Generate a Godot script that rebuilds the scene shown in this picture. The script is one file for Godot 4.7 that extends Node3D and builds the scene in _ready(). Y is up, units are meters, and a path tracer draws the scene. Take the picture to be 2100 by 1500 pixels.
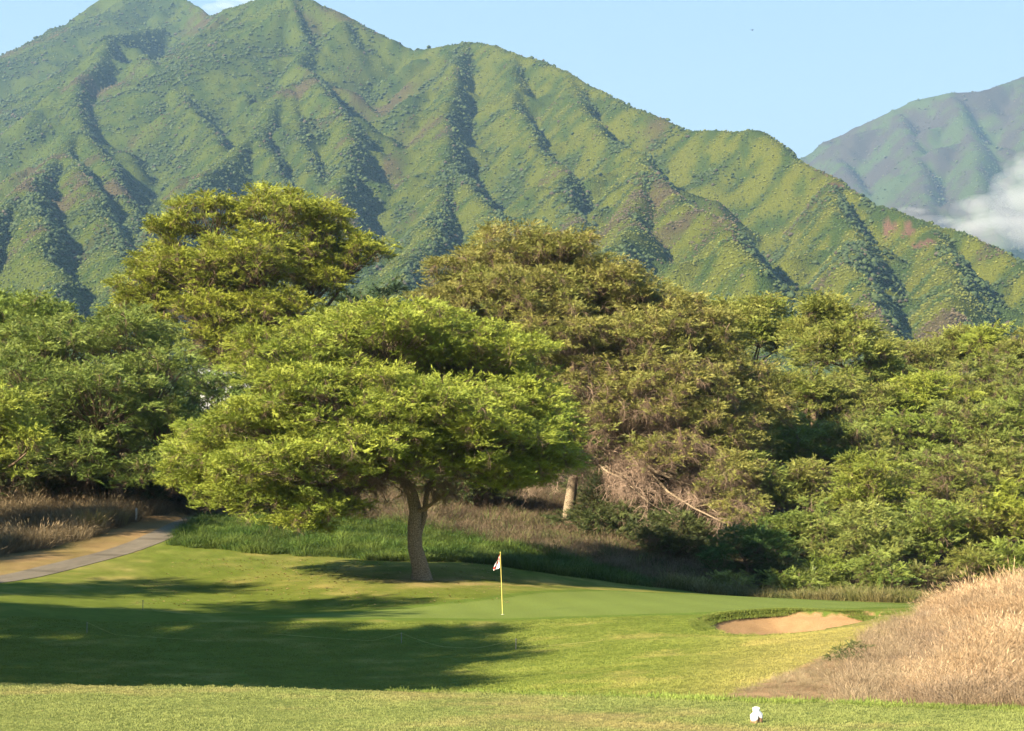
extends Node3D
# A golf hole below green mountains, seen from the tee. Metres, y up; d is the distance ahead of the camera (z = -d).

const FOCAL := 4000.0           # the lens, in pixels of a picture 2100 wide
const TILT := 0.095             # tangent of the upward tilt
const EYE := Vector3(0, 2.5, 0)

var rng := RandomNumberGenerator.new()
var noise_a := FastNoiseLite.new()
var noise_b := FastNoiseLite.new()
var noise_c := FastNoiseLite.new()
var used := {}
var M := {}
var meshes := {}

# ------------------------------------------------------------------ helpers

func at(px: float, py: float, d: float) -> Vector3:
	var v := Vector3((px - 1050.0) / FOCAL, (750.0 - py) / FOCAL, -1.0).rotated(Vector3.RIGHT, atan(TILT))
	return EYE + v * (d / -v.z)

func numbered(called: String) -> String:
	if not used.has(called):
		used[called] = 0
		return called
	used[called] += 1
	return "%s_%03d" % [called, used[called]]

func tag(o: Node, label := "", category := "", group := "", kind := ""):
	if label: o.set_meta("label", label)
	if category: o.set_meta("category", category)
	if group: o.set_meta("group", group)
	if kind: o.set_meta("kind", kind)
	return o

func base(called: String, where: Vector3, label: String, category: String, group := "") -> Node3D:
	var o := Node3D.new()
	o.name = numbered(called)
	add_child(o, true)
	o.position = where
	return tag(o, label, category, group)

func obj(called: String, mesh: Mesh, mat: Material, parent: Node = null) -> MeshInstance3D:
	var o := MeshInstance3D.new()
	o.name = numbered(called) if parent == null else called
	o.mesh = mesh
	o.material_override = mat
	(self if parent == null else parent).add_child(o, true)
	return o

func scatter(called: String, mesh: Mesh, mat: Material, where: Array, tint: Array, parent: Node = null) -> MultiMeshInstance3D:
	var mm := MultiMesh.new()
	mm.transform_format = MultiMesh.TRANSFORM_3D
	mm.use_colors = true
	mm.mesh = mesh
	mm.instance_count = where.size()
	for i in where.size():
		mm.set_instance_transform(i, where[i])
		mm.set_instance_color(i, tint[i])
	var o := MultiMeshInstance3D.new()
	o.name = numbered(called) if parent == null else called
	o.multimesh = mm
	o.material_override = mat
	(self if parent == null else parent).add_child(o, true)
	o.set_meta("kind", "stuff")
	return o

class Build:
	var v := PackedVector3Array()
	var n := PackedVector3Array()
	var c := PackedColorArray()
	var t := PackedInt32Array()

	func tri(a: Vector3, b: Vector3, d: Vector3, col := Color.WHITE) -> void:   # counterclockwise from the front
		var i := v.size()
		var m := (b - a).cross(d - a).normalized()
		v.append(a); v.append(b); v.append(d)
		n.append(m); n.append(m); n.append(m)
		c.append(col); c.append(col); c.append(col)
		t.append(i); t.append(i + 2); t.append(i + 1)

	func quad(a: Vector3, b: Vector3, e: Vector3, f: Vector3, col := Color.WHITE) -> void:
		tri(a, b, e, col)
		tri(a, e, f, col)

	func box(lo: Vector3, hi: Vector3, col := Color.WHITE) -> void:
		var p := []
		for k in 8:
			p.append(Vector3(hi.x if k & 1 else lo.x, hi.y if k & 2 else lo.y, hi.z if k & 4 else lo.z))
		quad(p[4], p[5], p[7], p[6], col); quad(p[1], p[0], p[2], p[3], col)
		quad(p[5], p[1], p[3], p[7], col); quad(p[0], p[4], p[6], p[2], col)
		quad(p[6], p[7], p[3], p[2], col); quad(p[0], p[1], p[5], p[4], col)

	func tube(path: Array, radii: Array, sides := 6, col := Color.WHITE, rough := 0.0) -> void:
		var first := v.size()
		var last := path.size() - 1
		for i in path.size():
			var along: Vector3 = (path[mini(i + 1, last)] - path[maxi(i - 1, 0)]).normalized()
			var side := along.cross(Vector3(0.31, 0.2, 0.93) if absf(along.y) > 0.7 else Vector3.UP).normalized()
			var over := side.cross(along)
			for k in sides:
				var a := TAU * k / sides
				var out := side * cos(a) + over * sin(a)
				var r: float = radii[i] * (1.0 + rough * sin(k * 2.7 + i * 0.6) + rough * 0.6 * sin(k * 5.1 - i * 1.1))
				v.append(path[i] + out * r); n.append(out); c.append(col)
		for i in last:
			for k in sides:
				var p := first + i * sides + k
				var q := first + i * sides + (k + 1) % sides
				t.append(p); t.append(q); t.append(p + sides)
				t.append(q); t.append(q + sides); t.append(p + sides)

	func mesh(smooth := true) -> ArrayMesh:
		var a := []
		a.resize(Mesh.ARRAY_MAX)
		a[Mesh.ARRAY_VERTEX] = v
		if smooth: a[Mesh.ARRAY_NORMAL] = n
		a[Mesh.ARRAY_COLOR] = c
		a[Mesh.ARRAY_INDEX] = t
		var m := ArrayMesh.new()
		m.add_surface_from_arrays(Mesh.PRIMITIVE_TRIANGLES, a)
		return m

func shaded(c: Color, k: float) -> Color:
	return Color(c.r * k, c.g * k, c.b * k)

func noise_texture(freq: float, octaves: int, lo: float, hi: float, seed_: int, side := 512, warp := 0.0) -> ImageTexture:
	var f := FastNoiseLite.new()
	f.seed = seed_
	f.frequency = freq
	f.fractal_octaves = octaves
	f.fractal_gain = 0.6
	if warp > 0.0:
		f.domain_warp_enabled = true
		f.domain_warp_amplitude = warp
	var im := f.get_seamless_image(side, side)
	im.convert(Image.FORMAT_RGB8)
	var out := Image.create(side, side, false, Image.FORMAT_RGB8)
	for y in side:
		for x in side:
			var g := clampf(lo + (hi - lo) * im.get_pixel(x, y).r, 0.0, 1.0)
			out.set_pixel(x, y, Color(g, g, g))
	return ImageTexture.create_from_image(out)

func surface(rough: float, tex: Texture2D = null, scale := 1.0, bump: Texture2D = null, depth := 0.0, spec := 0.25) -> StandardMaterial3D:
	var m := StandardMaterial3D.new()
	m.vertex_color_use_as_albedo = true
	m.roughness = rough
	m.metallic_specular = spec
	m.cull_mode = BaseMaterial3D.CULL_DISABLED
	if tex:
		m.albedo_texture = tex
	if bump:
		m.heightmap_enabled = true
		m.heightmap_texture = bump
		m.heightmap_scale = depth
	if tex or bump:
		m.uv1_triplanar = true
		m.uv1_world_triplanar = true
		m.uv1_scale = Vector3(scale, scale, scale)
	return m

func leafy(back: float) -> StandardMaterial3D:
	var m := surface(0.62)
	m.metallic_specular = 0.3
	m.backlight_enabled = true
	m.backlight = Color(back, back, back * 0.6)
	return m

# ------------------------------------------------------------------ the ground

var knots := PackedVector3Array()     # x, d, height
var weights := PackedFloat32Array()
var flat := PackedFloat32Array()
const GX := 142
const GD := 156

func tee_edge(x: float) -> float:
	return 35.2 - (x + 1.3) * (0.247 if x < -1.3 else 0.385)

func solve_ground() -> void:
	# points read off the picture: px, py and the distance at which the ground lies there
	for p in [
		Vector3(-250, 1436, 44), Vector3(0, 1424, 44), Vector3(350, 1424, 44), Vector3(750, 1421, 43), Vector3(1080, 1424, 41),
		Vector3(0, 1376, 50), Vector3(400, 1376, 50), Vector3(800, 1374, 50), Vector3(1100, 1372, 49),
		Vector3(0, 1316, 58), Vector3(400, 1316, 58), Vector3(800, 1317, 58), Vector3(1080, 1312, 58), Vector3(1300, 1425, 38), Vector3(1300, 1368, 45), Vector3(1320, 1316, 52), Vector3(1300, 1275, 60),
		Vector3(200, 1266, 64), Vector3(420, 1268, 64), Vector3(600, 1268, 64), Vector3(850, 1268, 64), Vector3(1100, 1267, 64), Vector3(1400, 1262, 62), Vector3(1031, 1262, 66), Vector3(800, 1262, 66),
		Vector3(1300, 1240, 69), Vector3(1230, 1212, 78), Vector3(1500, 1223, 76), Vector3(1700, 1234, 73), Vector3(1870, 1243, 68), Vector3(1620, 1250, 62.5), Vector3(1790, 1254, 62),
		Vector3(450, 1264, 68), Vector3(480, 1243, 72), Vector3(480, 1203, 79), Vector3(350, 1130, 90), Vector3(60, 1225, 70), Vector3(0, 1192, 77), Vector3(-200, 1190, 77), Vector3(150, 1160, 84), Vector3(600, 1157, 86),
		Vector3(720, 1190, 79), Vector3(870, 1190, 80), Vector3(960, 1157, 85), Vector3(1080, 1186, 83), Vector3(1340, 1207, 85), Vector3(820, 1150, 89), Vector3(250, 1133, 90), Vector3(420, 1063, 108), Vector3(300, 1056, 104), Vector3(100, 1085, 98), Vector3(0, 1135, 88),
		Vector3(0, 1010, 112), Vector3(200, 1000, 118), Vector3(600, 1050, 108), Vector3(900, 1010, 110), Vector3(1000, 1042, 106), Vector3(1165, 1082, 105), Vector3(1300, 1132, 98), Vector3(1450, 1196, 92), Vector3(1600, 1223, 90), Vector3(1850, 1232, 86), Vector3(2200, 1232, 88),
		Vector3(2100, 1222, 50), Vector3(2000, 1246, 52), Vector3(1890, 1256, 55), Vector3(2250, 1190, 48), Vector3(2100, 1310, 43), Vector3(2100, 1405, 36), Vector3(2300, 1380, 36), Vector3(1750, 1402, 37.5), Vector3(1500, 1422, 37.5), Vector3(1640, 1362, 44), Vector3(1750, 1318, 47), Vector3(1810, 1282, 53),
		Vector3(1620, 1306, 56), Vector3(1480, 1280, 59), Vector3(1500, 1345, 47), Vector3(2000, 1245, 66),
	]:
		var w := at(p.x, p.y, p.z)
		knots.append(Vector3(w.x, p.z, w.y))
	for p in [
		Vector3(-70, 26, 0.5), Vector3(-70, 90, 5), Vector3(-70, 172, 11), Vector3(70, 30, 2.0), Vector3(70, 90, 3), Vector3(70, 172, 14), Vector3(0, 172, 11.5), Vector3(-35, 140, 9), Vector3(0, 140, 8.5),
		Vector3(30, 145, 9.5), Vector3(33, 120, 5), Vector3(-40, 60, 2), Vector3(40, 60, 1.6), Vector3(-30, 30, -0.2), Vector3(-20, 36, -0.5), Vector3(-20, 50, 0.4), Vector3(-22, 65, 1.1), Vector3(25, 42, 2.3), Vector3(34, 100, 2.2),
		Vector3(0, 26, -0.8), Vector3(10, 28, -0.3), Vector3(9.5, 31.2, -0.12), Vector3(14, 29.5, -0.1), Vector3(-12, 30, -0.8), Vector3(5, 32.8, -0.35),
	]:
		knots.append(p)
	var n := knots.size()
	var m := n + 3
	var rows := []
	for i in m:
		var row := PackedFloat64Array()
		row.resize(m + 1)
		if i < n:
			for j in n:
				row[j] = bend(Vector2(knots[i].x - knots[j].x, knots[i].y - knots[j].y).length_squared()) + (4.0 if i == j else 0.0)
			row[n] = 1.0; row[n + 1] = knots[i].x; row[n + 2] = knots[i].y
			row[m] = knots[i].z
		else:
			for j in n:
				row[j] = 1.0 if i == n else knots[j].x if i == n + 1 else knots[j].y
		rows.append(row)
	for i in m:
		var best := i
		for k in range(i + 1, m):
			if absf(rows[k][i]) > absf(rows[best][i]): best = k
		var swap = rows[i]; rows[i] = rows[best]; rows[best] = swap
		var top: PackedFloat64Array = rows[i]
		for k in range(i + 1, m):
			var r: PackedFloat64Array = rows[k]
			if r[i] == 0.0: continue
			var f := r[i] / top[i]
			for j in range(i, m + 1):
				r[j] -= f * top[j]
			rows[k] = r
	weights.resize(m)
	for i in range(m - 1, -1, -1):
		var s: float = rows[i][m]
		for j in range(i + 1, m):
			s -= rows[i][j] * weights[j]
		weights[i] = s / rows[i][i]
	flat.resize(GX * GD)
	for j in GD:
		for i in GX:
			var x := i - 71.0
			var d := j + 22.0
			var h := weights[n] + weights[n + 1] * x + weights[n + 2] * d
			for k in n:
				var q := knots[k]
				var r2 := (x - q.x) * (x - q.x) + (d - q.y) * (d - q.y)
				if r2 > 0.0001:
					h += weights[k] * 0.5 * r2 * log(r2)
			flat[j * GX + i] = h

func bend(r2: float) -> float:
	return 0.0 if r2 < 0.0001 else 0.5 * r2 * log(r2)

func lawn(x: float, d: float) -> float:   # the smooth ground, before the tee and the bunker are cut
	var fx := clampf(x, -69.0, 68.0) + 71.0
	var fd := clampf(d, 24.0, 174.0) - 22.0
	var i := int(fx)
	var j := int(fd)
	var u := fx - i
	var w := fd - j
	var u2 := u * u
	var u3 := u2 * u
	var a0 := (1.0 - 3.0 * u + 3.0 * u2 - u3) / 6.0
	var a1 := (4.0 - 6.0 * u2 + 3.0 * u3) / 6.0
	var a2 := (1.0 + 3.0 * u + 3.0 * u2 - 3.0 * u3) / 6.0
	var a3 := u3 / 6.0
	var w2 := w * w
	var w3 := w2 * w
	var b := [(1.0 - 3.0 * w + 3.0 * w2 - w3) / 6.0, (4.0 - 6.0 * w2 + 3.0 * w3) / 6.0, (1.0 + 3.0 * w + 3.0 * w2 - 3.0 * w3) / 6.0, w3 / 6.0]
	var h := 0.0
	var o := (j - 1) * GX + i - 1
	for k in 4:
		h += b[k] * (flat[o] * a0 + flat[o + 1] * a1 + flat[o + 2] * a2 + flat[o + 3] * a3)
		o += GX
	return h

const BUNKER := Vector3(8.35, 58.6, 0)

func bunker_r(x: float, d: float) -> float:
	var a := (x - BUNKER.x) / 2.8
	var b := (d - BUNKER.y) / 3.35
	var ang := atan2(b, a)
	return sqrt(a * a + b * b) / (1.0 + 0.07 * sin(ang * 3.0 + 1.0) + 0.05 * sin(ang * 5.0))

func ground(x: float, d: float) -> float:
	var s := d - tee_edge(x)
	if s <= 0.0:
		return 0.9 * smoothstep(24.0, 6.0, d)
	var h := maxf(lawn(x, d), -0.5 * s) if s < 8.0 else lawn(x, d)
	if absf(x - BUNKER.x) < 3.8 and absf(d - BUNKER.y) < 4.5:
		var r := bunker_r(x, d)
		if r < 1.0:
			h -= (0.05 + 0.42 * smoothstep(-3.4, 2.4, d - BUNKER.y)) * smoothstep(1.0, 0.62, r) + 0.10 * smoothstep(1.0, 0.96, r)
		elif r < 1.25:
			h += 0.05 * smoothstep(1.25, 1.02, r)
	return h

func on_ground(x: float, d: float, up := 0.0) -> Vector3:
	return Vector3(x, ground(x, d) + up, -d)

func plan(list: Array) -> PackedVector2Array:   # px and distance pairs to points of the ground plan
	var out := PackedVector2Array()
	for p in list:
		out.append(Vector2((p.x - 1050.0) / FOCAL * p.y, p.y))
	return out

var green_plan: PackedVector2Array
var collar_plan: PackedVector2Array
var band_plan: PackedVector2Array
var slope_plan: PackedVector2Array
var mound_plan: PackedVector2Array
var dirt_plan: PackedVector2Array
var left_plan: PackedVector2Array
var verge_plan: PackedVector2Array
var wood_plan: PackedVector2Array
var path_line: PackedVector2Array

func inside(x: float, d: float, p: PackedVector2Array) -> bool:
	return Geometry2D.is_point_in_polygon(Vector2(x, d), p)

enum {TEE, FAIRWAY, GREEN, SAND, DRY}

func look(x: float, d: float) -> Array:   # what the ground is made of: kind and colour
	var na := noise_a.get_noise_2d(x, d)
	var nb := noise_b.get_noise_2d(x, d)
	var nc := noise_c.get_noise_2d(x, d)
	if d - tee_edge(x) < 0.0:
		var worn := clampf((na + 0.5 * nb) * 1.6 - 0.05, 0.0, 1.0) * 0.55
		return [TEE, shaded(Color(0.190, 0.222, 0.062).lerp(Color(0.34, 0.24, 0.11), worn), 1.0 + 0.28 * nc + 0.1 * nb)]
	if absf(x - BUNKER.x) < 3.8 and absf(d - BUNKER.y) < 4.5:
		var r := bunker_r(x, d) + 0.04 * nc
		if r < 0.985:
			return [SAND, shaded(Color(0.40, 0.245, 0.125), 1.0 + 0.12 * nb + 0.15 * nc)]
		if r < 1.03:
			return [FAIRWAY, shaded(Color(0.11, 0.15, 0.03), 1.0 + 0.3 * nc)]
	if inside(x, d, green_plan):
		return [GREEN, shaded(Color(0.200, 0.250, 0.060), 1.0 + 0.08 * na + 0.04 * nb + 0.035 * sin(x * 3.4 + d * 0.7))]
	if inside(x + nb * 0.1, d, collar_plan):
		return [FAIRWAY, shaded(Color(0.135, 0.190, 0.034), 1.0 + 0.15 * nb + 0.15 * nc)]
	var xj := x + nb * 0.5
	var dj := d + na * 1.2 + nb * 1.0 + nc * 0.35
	if inside(xj, dj, dirt_plan) or inside(xj, dj, mound_plan):
		return [DRY, shaded(Color(0.36, 0.232, 0.128), 1.0 + 0.5 * nb + 0.3 * nc + 0.25 * na)]
	if inside(xj, dj, verge_plan):
		return [DRY, shaded(Color(0.33, 0.21, 0.10).lerp(Color(0.22, 0.20, 0.06), clampf(na + 0.2 - (d - 88.0) * 0.03, 0.0, 0.8)), 1.0 + 0.2 * nb + 0.2 * nc)]
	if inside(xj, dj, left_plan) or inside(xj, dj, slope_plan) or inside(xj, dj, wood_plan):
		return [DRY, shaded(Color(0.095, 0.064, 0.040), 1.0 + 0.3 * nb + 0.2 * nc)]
	if d > 100.0 or absf(x) > 32.0:
		return [DRY, shaded(Color(0.13, 0.105, 0.05), 1.0 + 0.3 * nb)]
	# the mown slope below the mound is drier, as is the bank under the big tree
	var dry := smoothstep(2.5, 7.5, x - (d - 45.0) * 0.2) * smoothstep(62.0, 52.0, d) * 0.9 + smoothstep(72.0, 80.0, d) * 0.35 * clampf(0.6 + na + nb, 0.0, 1.0)
	dry += clampf((na * 0.8 + nb * 0.9) - 0.22, 0.0, 0.5)
	var bare := exp(-(pow(x + 3.4, 2) / 9.0 + pow(d - 79.6, 2) / 3.0)) * (0.6 + nb)
	var c := Color(0.158, 0.195, 0.034).lerp(Color(0.36, 0.295, 0.095), clampf(dry, 0.0, 0.85)).lerp(Color(0.36, 0.27, 0.12), clampf(bare, 0.0, 0.8))
	return [FAIRWAY, shaded(c, 1.0 + 0.14 * nb + 0.2 * nc)]

func axis(parts: Array) -> PackedFloat32Array:
	var out := PackedFloat32Array([parts[0][0]])
	for p in parts:
		var n := int(round((p[1] - p[0]) / p[2]))
		for i in n:
			out.append(p[0] + (p[1] - p[0]) * (i + 1.0) / n)
	return out

func build_ground() -> void:
	var xs := axis([[-420.0, -70.0, 70.0], [-70.0, -30.0, 2.0], [-30.0, -17.0, 0.5], [-17.0, 5.5, 0.25], [5.5, 11.5, 0.12], [11.5, 17.0, 0.25], [17.0, 30.0, 0.5], [30.0, 70.0, 2.0], [70.0, 420.0, 70.0]])
	var ds := axis([[-240.0, 0.0, 60.0], [0.0, 24.0, 4.0], [24.0, 40.0, 0.25], [40.0, 55.4, 0.3], [55.4, 63.2, 0.12], [63.2, 82.0, 0.3], [82.0, 120.0, 0.6], [120.0, 178.0, 2.0]])
	var nx := xs.size()
	var nd := ds.size()
	var v := PackedVector3Array()
	var c := PackedColorArray()
	var zone := PackedInt32Array()
	v.resize(nx * nd); c.resize(nx * nd); zone.resize(nx * nd)
	for j in nd:
		for i in nx:
			var k := j * nx + i
			v[k] = on_ground(xs[i], ds[j])
			var l := look(xs[i], ds[j])
			zone[k] = l[0]
			c[k] = l[1]
	var n := PackedVector3Array()
	n.resize(nx * nd)
	for j in nd:
		for i in nx:
			var ax := v[j * nx + mini(i + 1, nx - 1)] - v[j * nx + maxi(i - 1, 0)]
			var ad := v[mini(j + 1, nd - 1) * nx + i] - v[maxi(j - 1, 0) * nx + i]
			n[j * nx + i] = ax.cross(ad).normalized()
	var names := ["tee_box", "fairway", "putting_green", "sand_bunker", "dry_ground"]
	var tris := [PackedInt32Array(), PackedInt32Array(), PackedInt32Array(), PackedInt32Array(), PackedInt32Array()]
	for j in nd - 1:
		for i in nx - 1:
			var k := j * nx + i
			var z := zone[k]
			var u: PackedInt32Array = tris[z]
			u.append(k); u.append(k + nx); u.append(k + 1)
			u.append(k + 1); u.append(k + nx); u.append(k + nx + 1)
			tris[z] = u
	var mats := [M.turf, M.turf, M.smooth_turf, M.sand, M.dirt]
	var says := ["mown tee with worn brown flecks in the foreground", "mown green fairway falling and rising between tee and flag", "smooth pale green putting surface round the flag", "orange sand bunker cut into the front of the green", "dry brown ground under the rough and the trees"]
	for z in 5:
		var map := {}
		var vv := PackedVector3Array()
		var nn := PackedVector3Array()
		var cc := PackedColorArray()
		var tt := PackedInt32Array()
		for k in tris[z]:
			if not map.has(k):
				map[k] = vv.size()
				vv.append(v[k]); nn.append(n[k]); cc.append(c[k])
			tt.append(map[k])
		var a := []
		a.resize(Mesh.ARRAY_MAX)
		a[Mesh.ARRAY_VERTEX] = vv
		a[Mesh.ARRAY_NORMAL] = nn
		a[Mesh.ARRAY_COLOR] = cc
		a[Mesh.ARRAY_INDEX] = tt
		var m := ArrayMesh.new()
		m.add_surface_from_arrays(Mesh.PRIMITIVE_TRIANGLES, a)
		tag(obj(names[z], m, mats[z]), says[z], "", "", "structure")

func build_path() -> void:
	var b := Build.new()
	var prev := []
	var total := path_line.size()
	for i in range(0, (total - 1) * 8 + 1):
		var f := i / 8.0
		var k := mini(int(f), total - 2)
		var p := path_line[maxi(k - 1, 0)].cubic_interpolate(path_line[k], path_line[k], path_line[k], 0.0)
		var q0 := path_line[maxi(k - 1, 0)]
		var q3 := path_line[mini(k + 2, total - 1)]
		p = path_line[k].cubic_interpolate(path_line[k + 1], q0, q3, f - k)
		var p2 := path_line[k].cubic_interpolate(path_line[k + 1], q0, q3, f - k + 0.02)
		var side := (p2 - p).normalized().orthogonal()
		var row := []
		for s in 7:
			var off := (s - 3) / 3.0 * 0.78
			var wob := 0.05 * noise_b.get_noise_2d(p.x * 2.0, p.y * 2.0 + s) if s in [0, 6] else 0.0
			var g := p + side * (off + wob)
			row.append(on_ground(g.x, g.y, 0.018))
		row.push_front(row[0] + Vector3(0, -0.3, 0))
		row.append(row[-1] + Vector3(0, -0.3, 0))
		if prev:
			for s in 8:
				var t := 1.0 + 0.14 * noise_a.get_noise_2d(p.x * 0.7, p.y * 0.7 + s) + 0.16 * noise_c.get_noise_2d(i * 3.0, s) - (0.22 if i % 9 == 4 else 0.0)
				b.quad(prev[s], prev[s + 1], row[s + 1], row[s], shaded(Color(0.235, 0.195, 0.145), t))
		prev = row
	tag(obj("cart_path", b.mesh(), M.concrete), "pale grey cart path curving up on the left", "", "", "structure")

# ------------------------------------------------------------------ the mountains

var seg := []                  # one PackedFloat32Array per group of ridges: ax, ad, ah, dx, dd, dh, 1/len2

func add_seg(group: int, a: Vector3, b: Vector3) -> void:
	var dx := b.x - a.x
	var dd := a.z - b.z
	seg[group].append(PackedFloat32Array([a.x, -a.z, a.y, dx, dd, b.y - a.y, 1.0 / maxf(dx * dx + dd * dd, 1.0), minf(-a.z, -b.z), maxf(-a.z, -b.z)]))

# a crest given as px, py, distance; side spurs leave it every so often and run down its flanks
func ridge(group: int, list: Array, spurs := 1.0) -> void:
	while seg.size() <= group: seg.append([])
	var wait := rng.randf_range(20.0, 60.0)
	for i in list.size() - 1:
		var a := at(list[i].x, list[i].y, list[i].z)
		var b := at(list[i + 1].x, list[i + 1].y, list[i + 1].z)
		add_seg(group, a, b)
		if spurs <= 0.0: continue
		var flat_way := Vector3(b.x - a.x, 0, b.z - a.z)
		var run := flat_way.length()
		if run < 1.0: continue
		flat_way /= run
		var fall := (b.y - a.y) / run
		var down := flat_way * (1.0 if fall < 0.0 else -1.0) * clampf(absf(fall) * 1.4, 0.0, 0.8)
		while wait < run:
			var p := a.lerp(b, wait / run)
			var side := -1.0 if rng.randf() < 0.5 else 1.0
			for k in 2:
				side = -side
				var out := (Vector3(flat_way.z, 0, -flat_way.x) * side + down).normalized()
				out = out.rotated(Vector3.UP, rng.randf_range(-0.3, 0.3))
				if out.z < -0.55: continue
				var long := rng.randf_range(50.0, 170.0) * spurs
				if rng.randf() < 0.42: continue
				var mid := p + out * long * 0.4 + Vector3(0, -long * 0.4 * rng.randf_range(0.45, 0.6), 0)
				var tip := p + out.rotated(Vector3.UP, rng.randf_range(-0.25, 0.25)) * long
				tip.y = p.y - long * rng.randf_range(0.66, 0.82)
				add_seg(group, p + Vector3(0, -9, 0) * spurs, mid)
				add_seg(group, mid, tip)
			wait += rng.randf_range(50.0, 220.0) * spurs
		wait -= run

var land := []

func land_row(j: int, spec: Dictionary) -> void:
	var d: float = spec.ds[j]
	var out := PackedVector3Array()
	var crest := PackedFloat32Array()
	var segs := []
	for q: PackedFloat32Array in seg[spec.group]:
		if q[7] < d + 420.0 and q[8] > d - 420.0: segs.append(q)
	var steep: float = spec.steep
	var sharp: float = spec.sharp
	var crown: float = spec.crown
	var na: FastNoiseLite = spec.rough
	var nb: FastNoiseLite = spec.fine
	for u in spec.us:
		var x: float = u * d
		var wx := x + 10.0 * nb.get_noise_2d(x * 0.35, d * 0.35)
		var wd := d + 10.0 * nb.get_noise_2d(x * 0.35 + 900.0, d * 0.35)
		var h := -1000.0
		var near := 0.0
		for s: PackedFloat32Array in segs:
			var ex := wx - s[0]
			var ed := wd - s[1]
			var t := clampf((ex * s[3] + ed * s[4]) * s[6], 0.0, 1.0)
			ex -= s[3] * t
			ed -= s[4] * t
			var dist := sqrt(ex * ex + ed * ed + crown * crown) - crown
			var base_h := s[2] + s[5] * t
			if base_h - steep * dist <= h: continue
			var g := base_h - steep * dist * (1.0 + 0.12 * ex / (dist + 12.0)) - sharp * (1.0 - exp(-dist / 40.0))
			if g > h:
				h = g
				near = dist
		var k := smoothstep(0.0, 60.0, near)
		h += (spec.gully * (0.30 - absf(na.get_noise_2d(x, d))) + 3.0 * nb.get_noise_2d(x, d)) * k
		h += 1.2 * nb.get_noise_2d(x * 2.3, d * 2.3)
		var foot: float = spec.foot + maxf(0.0, d - 150.0) * spec.rise + 3.0 * nb.get_noise_2d(x * 0.5, d * 0.5)
		var soft := 18.0
		var q := clampf(0.5 + 0.5 * (h - foot) / soft, 0.0, 1.0)
		h = lerpf(foot, h, q) + soft * q * (1.0 - q)
		if d < 182.0: h -= 2.0
		out.append(Vector3(x, h, -d))
		crest.append(near)
	land[j] = [out, crest]

func build_land(called: String, label: String, spec: Dictionary) -> Dictionary:
	var nu: int = spec.us.size()
	var nd: int = spec.ds.size()
	land = []
	land.resize(nd)
	var task := WorkerThreadPool.add_group_task(func(j): land_row(j, spec), nd, 4, true)
	WorkerThreadPool.wait_for_group_task_completion(task)
	var v := PackedVector3Array()
	var crest := PackedFloat32Array()
	for row in land:
		v.append_array(row[0])
		crest.append_array(row[1])
	var n := PackedVector3Array()
	var c := PackedColorArray()
	n.resize(v.size()); c.resize(v.size())
	for j in nd:
		for i in nu:
			var k := j * nu + i
			var ax := v[j * nu + mini(i + 1, nu - 1)] - v[j * nu + maxi(i - 1, 0)]
			var ad := v[mini(j + 1, nd - 1) * nu + i] - v[maxi(j - 1, 0) * nu + i]
			n[k] = ax.cross(ad).normalized()
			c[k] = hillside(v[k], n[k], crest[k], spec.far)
	var t := PackedInt32Array()
	for j in nd - 1:
		for i in nu - 1:
			var k := j * nu + i
			t.append_array(PackedInt32Array([k, k + nu, k + 1, k + 1, k + nu, k + nu + 1]))
	var a := []
	a.resize(Mesh.ARRAY_MAX)
	a[Mesh.ARRAY_VERTEX] = v
	a[Mesh.ARRAY_NORMAL] = n
	a[Mesh.ARRAY_COLOR] = c
	a[Mesh.ARRAY_INDEX] = t
	var m := ArrayMesh.new()
	m.add_surface_from_arrays(Mesh.PRIMITIVE_TRIANGLES, a)
	tag(obj(called, m, M.hill), label, "", "", "structure")
	return {"v": v, "n": n, "crest": crest, "nu": nu, "nd": nd, "c": c}

var scars := []

func woods_and_shade(p: Vector3, n: Vector3, crest: float) -> float:   # tree cover, less on crests, plus painted shade where slopes turn from the sun
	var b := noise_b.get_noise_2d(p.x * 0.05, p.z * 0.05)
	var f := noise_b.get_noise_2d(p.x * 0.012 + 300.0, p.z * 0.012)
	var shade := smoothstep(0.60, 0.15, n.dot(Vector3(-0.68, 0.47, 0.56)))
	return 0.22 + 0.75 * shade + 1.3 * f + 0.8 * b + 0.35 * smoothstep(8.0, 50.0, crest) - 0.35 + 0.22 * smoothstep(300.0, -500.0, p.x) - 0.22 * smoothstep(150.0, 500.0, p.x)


func hillside(p: Vector3, n: Vector3, crest: float, far: bool) -> Color:
	var a := noise_a.get_noise_2d(p.x * 0.03, p.z * 0.03)
	var b := noise_b.get_noise_2d(p.x * 0.05, p.z * 0.05)
	if far:
		var cliff := smoothstep(-0.25, 0.15, a + 0.7 * b + 0.25 * (0.75 - n.y))
		return Color(0.085, 0.11, 0.04).lerp(Color(0.082, 0.068, 0.056), cliff)
	for q in scars:
		var o := Vector2(p.x - q[0].x, p.y - q[0].y).rotated(0.5) / Vector2(q[1], q[2])
		if absf(p.z - q[0].z) < 90.0 and o.length() + 0.3 * b < 1.0: return Color(0.165, 0.095, 0.065)
	var east := smoothstep(-500.0, 450.0, p.x)
	var grass := Color(0.090, 0.115, 0.022).lerp(Color(0.135, 0.143, 0.022), east).lerp(Color(0.055, 0.086, 0.020), smoothstep(-0.2, 0.3, b))
	var brown := Color(0.108, 0.078, 0.044)
	grass = grass.lerp(brown, smoothstep(0.22, 0.5, a + 0.4 * b) * 0.8)
	return grass.lerp(Color(0.045, 0.068, 0.020), clampf(woods_and_shade(p, n, crest) * 1.3 - 0.2, 0.0, 0.92))  # dark green for woods, also painting shade on slopes away from the sun

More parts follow.
